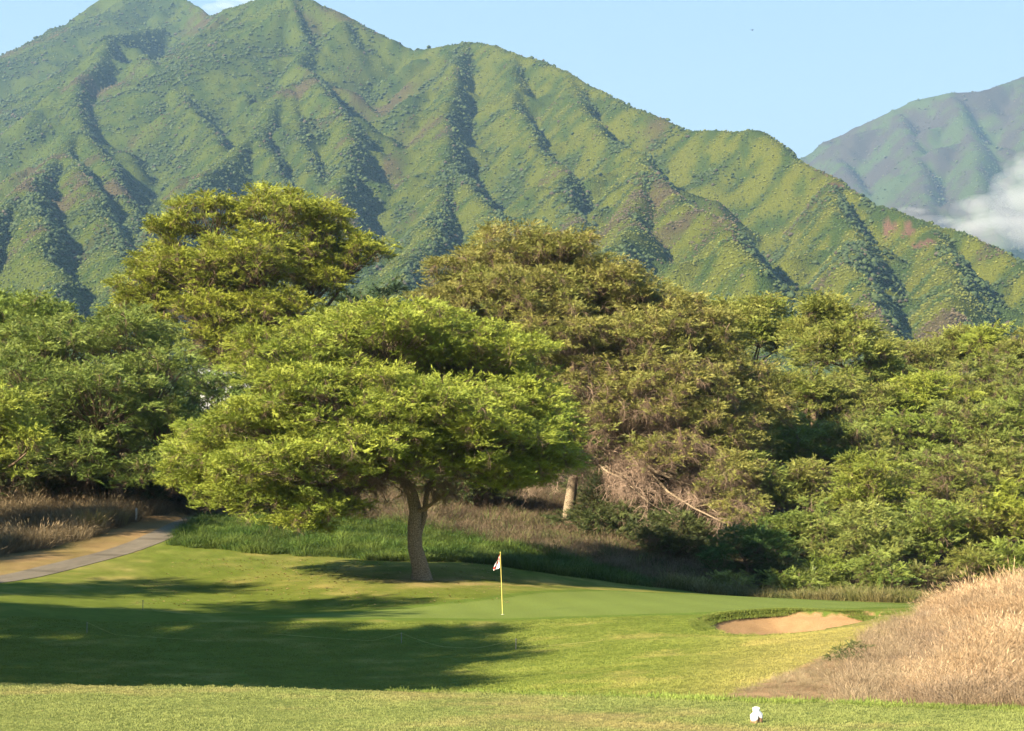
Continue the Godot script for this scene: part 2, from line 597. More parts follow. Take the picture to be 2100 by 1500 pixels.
func plant_land(called: String, label: String, g: Dictionary, spec: Dictionary, count: int, seed_: int, far: bool) -> void:
	var r := RandomNumberGenerator.new()
	r.seed = seed_
	var v: PackedVector3Array = g.v
	var n: PackedVector3Array = g.n
	var crest: PackedFloat32Array = g.crest
	var nu: int = g.nu
	var nd: int = g.nd
	var lists := [[], [], []]
	var tints := [[], [], []]
	var tries := 0
	var made := 0
	while made < count and tries < count * 6:
		tries += 1
		var fi := r.randf() * (nu - 1.001)
		var fj := r.randf() * (nd - 1.001)
		var i := int(fi)
		var j := int(fj)
		var k := j * nu + i
		var u := fi - i
		var w := fj - j
		var p := v[k].lerp(v[k + 1], u).lerp(v[k + nu].lerp(v[k + nu + 1], u), w)
		var m := n[k]
		var facing := m.dot((EYE - p).normalized())
		if facing < -0.06: continue
		var d := -p.z
		var a := noise_a.get_noise_2d(p.x * 0.03, p.z * 0.03)
		var b := noise_b.get_noise_2d(p.x * 0.05, p.z * 0.05)
		var f := noise_b.get_noise_2d(p.x * 0.012 + 300.0, p.z * 0.012)
		var e := noise_c.get_noise_2d(p.x * 0.025, p.z * 0.025)
		var ck := crest[k]
		var wood := woods_and_shade(p, m, ck)  # higher on sunless slopes too, so dark crowns deepen the painted shade
		if d < 700.0: wood += 0.5
		var size := 1.0
		var col := Color()
		var kind := 0
		if g.c[k].b > 0.06 and not far: continue
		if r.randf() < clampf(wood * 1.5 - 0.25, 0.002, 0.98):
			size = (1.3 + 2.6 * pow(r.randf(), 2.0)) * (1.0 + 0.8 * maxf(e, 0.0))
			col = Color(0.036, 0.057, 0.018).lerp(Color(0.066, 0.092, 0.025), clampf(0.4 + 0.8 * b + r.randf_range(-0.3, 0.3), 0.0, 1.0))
			if r.randf() < 0.05: col = Color(0.075, 0.06, 0.038)
		else:
			kind = 2
			size = 0.7 + 1.6 * pow(r.randf(), 2.0)
			col = g.c[k]
			if d < 1600.0 and f + 0.5 * e > 0.0 and r.randf() < 0.10: col = Color(0.17, 0.165, 0.034)
			if a + 0.4 * b > 0.22 and r.randf() < 0.7: col = Color(0.10, 0.074, 0.042)
		if far:
			size *= 1.5
			col = g.c[k].lerp(shaded(col, 0.9), 0.45)
		elif d < 500.0:
			size *= 0.55
		size *= lerpf(0.75, 1.35, clampf((d - 500.0) / 2600.0, 0.0, 1.0))
		if kind == 0: kind = r.randi() % 2
		var basis := Basis(Vector3.UP, r.randf() * TAU).scaled(Vector3(size, size * r.randf_range(0.85, 1.3), size))
		if kind == 2: col = shaded(col, r.randf_range(0.62, 1.35))
		lists[kind].append(Transform3D(basis, p + Vector3(0, size * 0.18, 0)))
		tints[kind].append(shaded(col, r.randf_range(0.82, 1.18)))
		made += 1
	for kind in 3:
		if lists[kind].size():
			var o := scatter(called, meshes.shrub[kind], M.bush, lists[kind], tints[kind])
			tag(o, label + [", rounded dark crowns", ", broken dark crowns", ", pale low scrub"][kind], "shrubs", "", "stuff")

func blob_mesh(seed_: int, rough: float) -> ArrayMesh:
	var r := RandomNumberGenerator.new()
	r.seed = seed_
	var b := Build.new()
	var rings := [[0.62, -0.2], [0.95, 0.12], [0.78, 0.55], [0.36, 0.86]]
	var p := []
	for q in rings:
		var row := []
		for k in 6:
			var a := TAU * (k + 0.5 * rings.find(q)) / 6 + r.randf_range(-0.2, 0.2)
			var s: float = q[0] * r.randf_range(1.0 - rough, 1.0 + rough)
			row.append(Vector3(cos(a) * s, q[1] + r.randf_range(-rough, rough) * 0.4, -sin(a) * s) * 0.55)
		p.append(row)
	var top := Vector3(0, 0.56, 0)
	for i in 3:
		for k in 6:
			b.tri(p[i][k], p[i][(k + 1) % 6], p[i + 1][k])
			b.tri(p[i][(k + 1) % 6], p[i + 1][(k + 1) % 6], p[i + 1][k])
	for k in 6:
		b.tri(p[3][k], p[3][(k + 1) % 6], top)
	return b.mesh(false)

# ------------------------------------------------------------------ plants

func sprig_mesh(seed_: int, fronds: int, leaves: int, droop: float) -> ArrayMesh:   # a feathery leaf spray one metre long
	var r := RandomNumberGenerator.new()
	r.seed = seed_
	var b := Build.new()
	var wood := Color(0.75, 0.55, 0.5)
	b.tube([Vector3.ZERO, Vector3(0.4, 0.05, 0), Vector3(0.85, 0.02 - droop * 0.3, 0)], [0.014, 0.01, 0.004], 3, wood)
	for f in fronds:
		var s := 0.05 + 0.9 * f / (fronds - 1.0)
		var from := Vector3(s * 0.86, 0.05 * sin(s * 3.0) - droop * 0.3 * s * s, 0)
		var side := 1.0 if f % 2 else -1.0
		var yaw := side * r.randf_range(0.2, 1.4)
		var dir := Vector3(cos(yaw), r.randf_range(-0.5, 1.1), sin(yaw)).normalized()
		var long := r.randf_range(0.28, 0.5) * (1.0 - 0.4 * s)
		var cross := dir.cross(Vector3.UP).normalized().rotated(dir, r.randf_range(-1.4, 1.4))
		for l in leaves:
			var t := (l + 0.6) / leaves
			var p := from + dir * long * t + Vector3(0, -droop * 0.3 * t * t * long, 0)
			for sgn in [-1.0, 1.0]:
				var tip: Vector3 = (cross * sgn + dir * r.randf_range(0.1, 0.7) + Vector3(r.randf_range(-0.4, 0.4), r.randf_range(-0.6, 0.7), r.randf_range(-0.4, 0.4))).normalized()
				var len := r.randf_range(0.060, 0.092) * (1.1 - 0.4 * t)
				var wide := dir * len * 0.36
				var m := p + tip * len * 0.5
				var k := r.randf_range(0.8, 1.2)
				b.quad(p, m - wide, p + tip * len, m + wide, Color(k, k, k))
	return b.mesh(false)

func twig_mesh(seed_: int) -> ArrayMesh:   # a bare crooked branchlet one metre long
	var r := RandomNumberGenerator.new()
	r.seed = seed_
	var b := Build.new()
	var todo := [[Vector3.ZERO, Vector3(1, 0.1, 0), 0.95, 0.020, 0]]
	while todo:
		var q: Array = todo.pop_back()
		var p: Vector3 = q[0]
		var dir: Vector3 = q[1]
		var path := [p]
		var radii := [q[3]]
		var n := 5
		for i in n:
			dir = (dir + Vector3(r.randf_range(-0.4, 0.4), r.randf_range(-0.4, 0.3), r.randf_range(-0.4, 0.4))).normalized()
			p += dir * q[2] / n
			path.append(p)
			radii.append(q[3] * (1.0 - 0.8 * (i + 1.0) / n))
			if q[4] < 2 and i < n - 1:
				for k in (2 if q[4] == 0 else 1):
					var side := dir.cross(Vector3(r.randf_range(-1, 1), r.randf_range(-1, 1), r.randf_range(-1, 1))).normalized()
					todo.append([p, (dir * 0.7 + side).normalized(), q[2] * r.randf_range(0.35, 0.55), radii[-1] * 0.65, q[4] + 1])
		b.tube(path, radii, 3)
	return b.mesh()

func tuft_mesh(seed_: int, blades: int, spread: float, high: float, wide: float, lean: float, heads := false) -> ArrayMesh:
	var r := RandomNumberGenerator.new()
	r.seed = seed_
	var b := Build.new()
	for i in blades:
		var a := r.randf() * TAU
		var p := Vector3(cos(a), 0, sin(a)) * spread * sqrt(r.randf())
		var out := Vector3(cos(a + r.randf_range(-1, 1)), 0, sin(a + r.randf_range(-1, 1)))
		var h := high * r.randf_range(0.55, 1.1)
		var bow := lean * r.randf_range(0.2, 1.1)
		var turn := r.randf() * TAU
		var w := Vector3(cos(turn), 0, sin(turn)) * wide * 0.5
		var m := p + Vector3(0, h * 0.55, 0) + out * h * bow * 0.3
		var q := p + Vector3(0, h * (1.0 - 0.25 * bow), 0) + out * h * bow
		var k := r.randf_range(0.75, 1.2)
		b.quad(p - w, p + w, m + w * 0.8, m - w * 0.8, Color(k * 0.85, k * 0.85, k * 0.85))
		b.tri(m - w * 0.8, m + w * 0.8, q, Color(k, k, k))
		if heads and i % 3 == 0:
			var up := (q - m).normalized() * h * 0.3
			b.quad(q, q + up * 0.5 + w * 1.6, q + up, q + up * 0.5 - w * 1.6, Color(k * 1.1, k, k * 0.95))
	return b.mesh(false)

func wander(a: Vector3, b: Vector3, n: int, sway: float, lift: float, r: RandomNumberGenerator) -> Array:
	var out := [a]
	var span := a.distance_to(b)
	var off := Vector3.ZERO
	for i in range(1, n):
		var t := float(i) / n
		off += Vector3(r.randf_range(-1, 1), r.randf_range(-0.7, 0.7), r.randf_range(-1, 1)) * sway * span / n
		out.append(a.lerp(b, t) + off * (1.0 - t) + Vector3(0, lift * span * sin(t * PI), 0))
	out.append(b)
	return out

# o: called, label, category, group, foot (px, d) or base, lobes ([centre, radii]), r0 (trunk radius), fork (point, or share of the height), dens, spray, size, from/to (leaf colours), twigs (share), seed
func tree(o: Dictionary) -> Node3D:
	var r := RandomNumberGenerator.new()
	r.seed = o.seed
	var foot: Vector3 = o.base
	var root := base(o.get("called", "tree"), foot, o.label, o.get("category", "tree"), o.get("group", ""))
	var lobes: Array = o.lobes
	var mid := Vector3.ZERO
	var top := -1000.0
	var low := 1000.0
	for l in lobes:
		mid += l[0] / lobes.size()
		top = maxf(top, l[0].y + l[1].y)
		low = minf(low, l[0].y - l[1].y)
	var r0: float = o.r0
	var way: Array = o.get("trunk", [])
	if way.is_empty():
		var share: float = o.get("fork", 0.35)
		var f := foot.lerp(Vector3(mid.x, top, mid.z), share)
		f.x = lerpf(foot.x, mid.x, share * 0.7)
		f.z = lerpf(foot.z, mid.z, share * 0.7)
		way = wander(foot, f, 5, 0.25, 0.0, r)
	var local := []
	var radii := []
	for i in way.size():
		var t := float(i) / (way.size() - 1)
		local.append(way[i] - foot)
		radii.append(r0 * (1.0 - 0.42 * t) * (1.0 + 0.5 * exp(-t * 9.0)))
	local[0].y -= 0.25
	var b := Build.new()
	b.tube(local, radii, 16 if r0 > 0.25 else 6, Color.WHITE, 0.09)
	for q in o.get("stems", []):
		b.tube(q.map(func(w): return w - foot), [r0 * 0.42, r0 * 0.38, r0 * 0.33, r0 * 0.25], 8, Color.WHITE, 0.05)
	var bark: Material = o.get("bark", M.bark)
	obj("trunk", b.mesh(), bark, root)
	var fork: Vector3 = way[-1]
	var xf := [[], []]
	var tints := [[], []]
	var dry_xf := []
	var dry_tint := []
	var size: float = o.get("size", 0.6)
	var dens: float = o.get("dens", 1.0)
	var spray: int = o.get("spray", 16)
	var twigs: float = o.get("twigs", 0.15)
	var ca: Color = o.get("from", Color(0.10, 0.13, 0.02))
	var cb: Color = o.get("to", Color(0.14, 0.15, 0.025))
	for l in lobes:
		var c: Vector3 = l[0]
		var rad: Vector3 = l[1] * Vector3(1, o.get("fat", 1.0), 1)
		var lb := Build.new()
		# a limb from the trunk or the fork to the heart of the lobe
		var from := fork
		for i in range(way.size() / 2, way.size()):
			if way[i].distance_to(c) < from.distance_to(c) * 0.8: from = way[i]
		var limb := wander(from, c - Vector3(0, rad.y * 0.5, 0), 7, 0.35, -0.04, r)
		var thick := minf(r0 * 0.42, 0.05 + 0.045 * rad.length())
		var lr := []
		var lp := []
		for i in limb.size():
			lp.append(limb[i] - foot)
			lr.append(lerpf(thick, thick * 0.22, float(i) / (limb.size() - 1)))
		lb.tube(lp, lr, 6, Color.WHITE, 0.05)
		var pads := maxi(3, int(dens * (rad.x * rad.y + rad.y * rad.z + rad.x * rad.z) * 4.0 / 3.0))
		var bare: float = l[2] if l.size() > 2 else 0.0
		for k in pads:
			var dir := Vector3(r.randfn(), r.randfn(), r.randfn()).normalized()
			if dir.y < -0.3 and r.randf() < 0.7: dir.y = -dir.y
			var p := c + dir * rad * (0.2 + 0.85 * pow(r.randf(), 0.5)) + Vector3(r.randf_range(-0.3, 0.3), r.randf_range(-0.25, 0.25), r.randf_range(-0.3, 0.3)) * size
			var best := 2
			for i in range(2, limb.size()):
				if limb[i].distance_squared_to(p) < limb[best].distance_squared_to(p): best = i
			if best > 3: best -= 1
			var stem := wander(limb[best], p, 3, 0.4, 0.05, r)
			var sp := []
			var thin := minf(lr[best] * 0.6, 0.045 * (size / 0.6))
			for q in stem: sp.append(q - foot)
			lb.tube(sp, [thin, thin * 0.75, thin * 0.5, thin * 0.25], 3)
			var pad_r: float = r.randf_range(0.5, 1.05) * o.get("pad", 1.0)
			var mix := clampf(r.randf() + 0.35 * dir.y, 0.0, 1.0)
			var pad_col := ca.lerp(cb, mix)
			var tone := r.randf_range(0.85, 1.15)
			var leaves := spray if r.randf() > bare else int(spray * 0.12)
			var outward := Vector3(dir.x, 0, dir.z)
			for q in leaves:
				var az := r.randf() * TAU
				var rr := sqrt(r.randf())
				var h := Vector3(cos(az), 0, sin(az))
				var pos := p + h * rr * pad_r + Vector3(0, r.randf_range(-0.3, 0.36) * pad_r - 0.25 * rr * rr * pad_r, 0)
				var x := (h * (0.4 + rr) + outward * 0.8 + Vector3(0, r.randf_range(-0.6, 0.9), 0)).normalized()
				var y := (Vector3.UP + Vector3(r.randf_range(-1.0, 1.0), 0, r.randf_range(-1.0, 1.0))).normalized()
				var z := x.cross(y).normalized()
				y = z.cross(x)
				var s := size * r.randf_range(0.65, 1.25)
				var which := q % 2
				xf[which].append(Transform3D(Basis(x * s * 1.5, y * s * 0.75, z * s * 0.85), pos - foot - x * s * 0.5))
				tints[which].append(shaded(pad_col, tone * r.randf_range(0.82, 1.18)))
			var bits := int(floor(twigs * 3.0 + bare * o.get("bits", 2.2) + r.randf()))
			for q in bits:
				var x := (outward * 0.9 + Vector3(r.randf_range(-1, 1), r.randf_range(-0.8, 0.35), r.randf_range(-1, 1))).normalized()
				var z := x.cross(Vector3(0.1, 1, 0.2)).normalized()
				var y := z.cross(x)
				var s := size * r.randf_range(1.2, 2.6)
				dry_xf.append(Transform3D(Basis(x * s, y * s, z * s), p - foot - x * s * 0.4 + Vector3(0, -0.2 * size, 0)))
				dry_tint.append(shaded(Color(0.19, 0.132, 0.092), r.randf_range(0.6, 1.2)))
		obj("limb", lb.mesh(), bark, root)
	for q in o.get("boughs", []):
		var lb := Build.new()
		var path := wander(q[0], q[1], 9, 0.5, 0.03, r)
		var rad := []
		var loc := []
		for i in path.size():
			loc.append(path[i] - foot)
			rad.append(q[2] * lerpf(1.0, 0.25, i / 9.0))
		lb.tube(loc, rad, 6, Color.WHITE, 0.06)
		for i in range(2, path.size()):
			for k in 3:
				var tip: Vector3 = path[i] + Vector3(r.randf_range(-0.4, 1.4), r.randf_range(-0.9, 0.9), r.randf_range(-0.6, 1.2))
				var sub_path := wander(path[i], tip, 4, 0.6, 0.0, r).map(func(w): return w - foot)
				lb.tube(sub_path, [rad[i] * 0.5, rad[i] * 0.4, rad[i] * 0.32, rad[i] * 0.22, rad[i] * 0.12], 4)
				for j in 5:
					var x: Vector3 = (tip - path[i] + Vector3(r.randf_range(-1, 1), r.randf_range(-1, 0.7), r.randf_range(-1, 1)) * 1.2).normalized()
					var z := x.cross(Vector3(0.1, 1, 0.2)).normalized()
					var y := z.cross(x)
					var sc := r.randf_range(0.7, 1.5)
					dry_xf.append(Transform3D(Basis(x * sc, y * sc, z * sc), sub_path[2 + j % 3]))
					dry_tint.append(shaded(Color(0.30, 0.215, 0.16), r.randf_range(0.7, 1.2)))
		obj("bough", lb.mesh(), bark, root)
	var sprays: Array = meshes[o.get("leaf", "spray")]
	for i in 2:
		if xf[i].size(): scatter("foliage", sprays[i], o.get("leaf_mat", M.leaf), xf[i], tints[i], root)
	if dry_xf.size(): scatter("bare_twigs", meshes.twig[0], M.twig, dry_xf, dry_tint, root)
	return root

func lobe(px: float, py: float, rx: float, ry: float, d: float, rz: float, bare := 0.0) -> Array:
	return [at(px, py, d), Vector3(rx * d / FOCAL, ry * d / FOCAL, rz), bare]

func clump(px: float, py: float, rx: float, ry: float, d: float, n: int, seed_: int, bare := 0.0) -> Array:   # lobes that fill a rounded crown
	var r := RandomNumberGenerator.new()
	r.seed = seed_
	var out := []
	var rz := rx * d / FOCAL * 0.8
	for i in n:
		var a := TAU * (i + r.randf() * 0.7) / n
		var k := r.randf_range(0.35, 0.62)
		out.append(lobe(px + cos(a) * rx * k, py - sin(a) * ry * k, rx * r.randf_range(0.42, 0.6), ry * r.randf_range(0.4, 0.58), d + r.randf_range(-0.7, 0.7) * rz, rz * 0.55, bare))
	out.append(lobe(px, py, rx * 0.6, ry * 0.6, d, rz * 0.7, bare))
	return out

func on_lawn(px: float, d: float) -> Vector3:
	return on_ground((px - 1050.0) / FOCAL * d, d)

# ------------------------------------------------------------------ everything

func _ready() -> void:
	var cam := Camera3D.new()
	cam.name = "camera"
	cam.fov = rad_to_deg(2.0 * atan(750.0 / FOCAL))
	cam.near = 0.5
	cam.far = 15000.0
	cam.position = EYE
	cam.rotation.x = atan(TILT)
	add_child(cam)
	cam.current = true

	var sky := ProceduralSkyMaterial.new()
	sky.sky_top_color = Color(0.038, 0.121, 0.229).linear_to_srgb()
	sky.sky_horizon_color = Color(0.196, 0.232, 0.256).linear_to_srgb()
	sky.sky_curve = 0.3
	sky.ground_bottom_color = Color(0.12, 0.11, 0.07).linear_to_srgb()
	sky.ground_horizon_color = Color(0.25, 0.28, 0.28).linear_to_srgb()
	sky.sun_angle_max = 1.0
	var env := Environment.new()
	env.background_mode = Environment.BG_SKY
	env.sky = Sky.new()
	env.sky.sky_material = sky
	env.tonemap_mode = Environment.TONE_MAPPER_LINEAR
	env.tonemap_exposure = 4.0
	env.sdfgi_enabled = true
	env.ssao_enabled = true
	env.ssil_enabled = true
	env.fog_enabled = true
	env.fog_density = 0.00006
	env.fog_light_color = Color(0.62, 0.78, 0.95)
	env.volumetric_fog_enabled = true
	env.volumetric_fog_density = 0.0
	var we := WorldEnvironment.new()
	we.name = "world_environment"
	we.environment = env
	add_child(we)

	var sun := DirectionalLight3D.new()
	sun.name = "sun"
	sun.light_energy = 1.6
	sun.light_color = Color(1.0, 0.94, 0.82)
	sun.light_angular_distance = 0.8
	sun.shadow_enabled = true
	var el := deg_to_rad(28.0)
	sun.look_at_from_position(Vector3.ZERO, Vector3(0.74 * cos(el), -sin(el), -0.673 * cos(el)))
	add_child(sun)

	prepare()
	setting()
	trees()
	rough_grass()
	things()

func prepare() -> void:
	noise_a.seed = 3; noise_a.frequency = 0.12; noise_a.fractal_octaves = 3
	noise_b.seed = 8; noise_b.frequency = 0.45; noise_b.fractal_octaves = 3
	noise_c.seed = 21; noise_c.frequency = 2.2; noise_c.fractal_octaves = 2
	var grain := noise_texture(0.09, 5, 0.45, 1.25, 11)
	var speck := noise_texture(0.25, 3, 0.3, 1.45, 12)
	var bark := noise_texture(0.04, 5, 0.0, 1.4, 13, 512, 25.0)
	M.turf = surface(0.9, speck, 0.9, grain, 0.35, 0.1)
	M.smooth_turf = surface(0.9, grain, 0.4, null, 0.0, 0.1)
	M.sand = surface(1.0, grain, 0.7, grain, 1.2, 0.1)
	M.dirt = surface(1.0, speck, 0.6, grain, 1.0, 0.1)
	M.concrete = surface(0.9, grain, 0.5, grain, 0.15, 0.2)
	var scrub := noise_texture(0.06, 5, 0.30, 1.45, 14)
	M.hill = surface(1.0, scrub, 0.021, scrub, 110.0, 0.05)
	M.bush = leafy(0.15)
	M.leaf = leafy(0.22)
	M.leaf.roughness = 0.5
	M.blade = leafy(0.3)
	M.straw = leafy(0.35)
	M.yellow_blade = leafy(0.3)
	M.yellow_blade.albedo_color = Color(0.27, 0.22, 0.07).linear_to_srgb()
	M.twig = surface(0.9)
	M.bark = surface(0.95, bark, 1.1, bark, 2.5, 0.15)
	M.bark.albedo_color = Color(0.36, 0.26, 0.175).linear_to_srgb()
	M.grey_bark = M.bark.duplicate()
	M.grey_bark.albedo_color = Color(0.53, 0.41, 0.28).linear_to_srgb()
	for m in [M.turf, M.smooth_turf, M.sand, M.dirt, M.concrete, M.hill, M.bush, M.straw]:
		m.albedo_color = Color(0.77, 0.77, 0.77).linear_to_srgb()
	M.paint = surface(0.5, grain, 2.0)
	meshes.shrub = [blob_mesh(1, 0.25), blob_mesh(2, 0.35), blob_mesh(3, 0.3)]
	meshes.spray = [sprig_mesh(1, 13, 7, 0.2), sprig_mesh(2, 12, 7, 0.6)]
	meshes.loose = [sprig_mesh(3, 11, 7, 0.3), sprig_mesh(4, 10, 7, 0.6)]
	meshes.twig = [twig_mesh(1)]
	meshes.dry_tuft = [tuft_mesh(1, 50, 0.22, 0.50, 0.008, 1.1, true), tuft_mesh(2, 46, 0.28, 0.52, 0.008, 1.6, true)]
	meshes.tall_tuft = [tuft_mesh(3, 34, 0.28, 0.62, 0.020, 1.2), tuft_mesh(4, 30, 0.34, 0.5, 0.022, 1.6)]
	meshes.tussock = tuft_mesh(9, 420, 0.55, 1.35, 0.016, 0.8)
	meshes.turf_tuft = [tuft_mesh(5, 30, 0.10, 0.028, 0.006, 0.9), tuft_mesh(6, 34, 0.15, 0.065, 0.008, 0.9)]
	green_plan = plan([Vector2(540, 65.5), Vector2(700, 64.6), Vector2(900, 64.2), Vector2(1150, 63.9), Vector2(1400, 62.8), Vector2(1600, 63.3), Vector2(1750, 64.2), Vector2(1890, 67.5), Vector2(1760, 73), Vector2(1500, 76.5), Vector2(1250, 78), Vector2(1120, 76), Vector2(1020, 73), Vector2(820, 69.5), Vector2(620, 67)])
	collar_plan = Geometry2D.offset_polygon(green_plan, 0.9)[0]
	band_plan = plan([Vector2(345, 92), Vector2(480, 90.5), Vector2(620, 89.2), Vector2(830, 88), Vector2(960, 87.3), Vector2(1090, 86), Vector2(1340, 85.5), Vector2(1350, 88), Vector2(1180, 93), Vector2(1000, 97), Vector2(820, 101), Vector2(560, 103), Vector2(420, 104), Vector2(370, 98)])
	slope_plan = plan([Vector2(380, 108), Vector2(820, 100), Vector2(1000, 96), Vector2(1180, 92.5), Vector2(1350, 87.6), Vector2(1450, 89), Vector2(1540, 92), Vector2(1560, 100), Vector2(1500, 116), Vector2(900, 124), Vector2(380, 124)])
	mound_plan = plan([Vector2(1850, 34.2), Vector2(2000, 32.9), Vector2(2150, 32.2), Vector2(2600, 30), Vector2(2600, 66), Vector2(2100, 62), Vector2(1960, 60), Vector2(1905, 57), Vector2(1880, 51), Vector2(1830, 45), Vector2(1815, 40)])
	dirt_plan = plan([Vector2(1430, 35.9), Vector2(1700, 34.6), Vector2(1960, 33.0), Vector2(1850, 46.5), Vector2(1740, 46.5), Vector2(1680, 44), Vector2(1610, 41), Vector2(1530, 38.3)])
	left_plan = plan([Vector2(-300, 80), Vector2(-60, 84), Vector2(30, 88), Vector2(110, 91), Vector2(230, 98), Vector2(330, 106), Vector2(400, 118), Vector2(400, 126), Vector2(-500, 126), Vector2(-500, 80)])
	verge_plan = plan([Vector2(-300, 71), Vector2(0, 76.5), Vector2(140, 83), Vector2(260, 89), Vector2(340, 94.5), Vector2(410, 101), Vector2(470, 108), Vector2(430, 119), Vector2(370, 119), Vector2(300, 106), Vector2(210, 98), Vector2(100, 91), Vector2(20, 88), Vector2(-60, 84), Vector2(-300, 80)])
	wood_plan = plan([Vector2(1380, 90), Vector2(1600, 84.5), Vector2(1900, 80), Vector2(2500, 76), Vector2(2500, 130), Vector2(1380, 130)])
	path_line = plan([Vector2(-420, 66), Vector2(-180, 71.5), Vector2(0, 77.5), Vector2(130, 83.5), Vector2(240, 89.5), Vector2(320, 95), Vector2(390, 101.5), Vector2(440, 108), Vector2(500, 116)])

func setting() -> void:
	rng.seed = 12
	solve_ground()
	build_ground()
	build_path()
	# the ridges of the near mountain, as px, py, distance
	ridge(0, [Vector3(-420, 330, 3300), Vector3(-160, 215, 3500), Vector3(0, 142, 3700), Vector3(60, 108, 3750), Vector3(120, 62, 3800), Vector3(190, 5, 3850), Vector3(290, -45, 3900), Vector3(370, -10, 3800), Vector3(430, 32, 3600), Vector3(480, 18, 3200), Vector3(530, -2, 3000), Vector3(600, -18, 2900), Vector3(650, 0, 2880), Vector3(700, 22, 2850), Vector3(760, 57, 2800), Vector3(850, 104, 2750), Vector3(900, 97, 2700), Vector3(960, 87, 2620), Vector3(1010, 91, 2560), Vector3(1060, 112, 2480), Vector3(1110, 127, 2420), Vector3(1160, 152, 2330), Vector3(1250, 197, 2200), Vector3(1330, 233, 2080), Vector3(1400, 266, 1980), Vector3(1500, 271, 1900), Vector3(1550, 269, 1850), Vector3(1600, 297, 1800), Vector3(1640, 328, 1740), Vector3(1700, 367, 1660), Vector3(1760, 397, 1600), Vector3(1830, 427, 1530), Vector3(1900, 457, 1470), Vector3(1980, 483, 1420), Vector3(2060, 518, 1360), Vector3(2110, 548, 1310), Vector3(2300, 660, 1150)])
	ridge(0, [Vector3(600, -18, 2900), Vector3(625, 90, 2740), Vector3(605, 160, 2580), Vector3(540, 260, 2260), Vector3(480, 310, 2080), Vector3(430, 350, 1930), Vector3(390, 400, 1790), Vector3(330, 455, 1590), Vector3(280, 525, 1390), Vector3(230, 610, 1200)])
	ridge(0, [Vector3(330, 55, 3500), Vector3(215, 75, 3200), Vector3(205, 120, 3000), Vector3(150, 175, 2750), Vector3(170, 262, 2420), Vector3(135, 310, 2200), Vector3(100, 335, 2050), Vector3(60, 375, 1800), Vector3(0, 435, 1600), Vector3(-100, 555, 1300)])
	ridge(0, [Vector3(60, 365, 1820), Vector3(75, 440, 1560), Vector3(100, 540, 1300), Vector3(130, 620, 1130)])
	ridge(0, [Vector3(135, 308, 2200), Vector3(175, 375, 1800), Vector3(225, 480, 1480), Vector3(265, 565, 1230)])
	ridge(0, [Vector3(170, 262, 2420), Vector3(220, 330, 2100), Vector3(260, 420, 1800), Vector3(275, 490, 1560)])
	ridge(0, [Vector3(290, 110, 3000), Vector3(360, 190, 2600), Vector3(420, 250, 2350), Vector3(440, 300, 2200)])
	ridge(0, [Vector3(420, 80, 3100), Vector3(480, 130, 2800), Vector3(500, 200, 2550)])
	ridge(0, [Vector3(615, 130, 2640), Vector3(680, 195, 2360), Vector3(725, 255, 2160), Vector3(722, 330, 1960), Vector3(690, 400, 1760)])
	ridge(0, [Vector3(530, 275, 2210), Vector3(575, 370, 1900), Vector3(625, 430, 1720), Vector3(650, 480, 1500)])
	ridge(0, [Vector3(600, 165, 2560), Vector3(620, 280, 2200), Vector3(660, 370, 1900)])
	ridge(0, [Vector3(960, 88, 2620), Vector3(925, 150, 2440), Vector3(908, 260, 2130), Vector3(915, 350, 1880), Vector3(955, 366, 1810), Vector3(1000, 425, 1640), Vector3(1040, 475, 1480), Vector3(1080, 550, 1270)])
	ridge(0, [Vector3(915, 350, 1880), Vector3(905, 420, 1680), Vector3(860, 500, 1420), Vector3(800, 580, 1200)])
	ridge(0, [Vector3(1060, 112, 2480), Vector3(1050, 205, 2240), Vector3(1100, 308, 1940), Vector3(1150, 348, 1800), Vector3(1160, 430, 1600), Vector3(1195, 485, 1430), Vector3(1220, 560, 1220)])
	ridge(0, [Vector3(1160, 152, 2330), Vector3(1200, 225, 2100), Vector3(1250, 283, 1940), Vector3(1310, 320, 1790), Vector3(1335, 348, 1690), Vector3(1400, 412, 1480), Vector3(1480, 465, 1330), Vector3(1555, 550, 1130)])
	ridge(0, [Vector3(1325, 340, 1710), Vector3(1300, 440, 1440), Vector3(1260, 540, 1200)])
	ridge(0, [Vector3(1700, 367, 1660), Vector3(1740, 470, 1400), Vector3(1760, 560, 1200), Vector3(1800, 650, 1050)])
	ridge(0, [Vector3(1900, 457, 1470), Vector3(1950, 560, 1230), Vector3(1960, 660, 1050)])
	# and of the far one across the valley
	ridge(1, [Vector3(1500, 420, 5400), Vector3(1645, 324, 5450), Vector3(1700, 290, 5500), Vector3(1760, 260, 5500), Vector3(1840, 225, 5450), Vector3(1880, 206, 5450), Vector3(1950, 190, 5400), Vector3(2010, 188, 5400), Vector3(2060, 172, 5450), Vector3(2100, 157, 5500), Vector3(2250, 95, 5600), Vector3(2500, 60, 5600)], 2.6)
	ridge(1, [Vector3(1700, 290, 5500), Vector3(1745, 360, 5050), Vector3(1790, 430, 4700)], 2.6)
	ridge(1, [Vector3(1840, 225, 5450), Vector3(1880, 310, 5000), Vector3(1900, 400, 4600), Vector3(1930, 520, 4200)], 2.6)
	ridge(1, [Vector3(1950, 190, 5400), Vector3(2000, 290, 4950), Vector3(2010, 390, 4550), Vector3(2060, 520, 4200)], 2.6)
	ridge(1, [Vector3(2100, 157, 5500), Vector3(2120, 290, 4950), Vector3(2180, 420, 4500)], 2.6)
	for q in [[1818, 474, 1510, 5, 12], [1853, 480, 1490, 4, 13], [1862, 526, 1450, 6, 7], [1713, 384, 1640, 8, 6], [330, 330, 1850, 6, 9]]:
		scars.append([at(q[0], q[1], q[2]), q[3] * 0.75, q[4] * 0.75])
	var rough := FastNoiseLite.new()
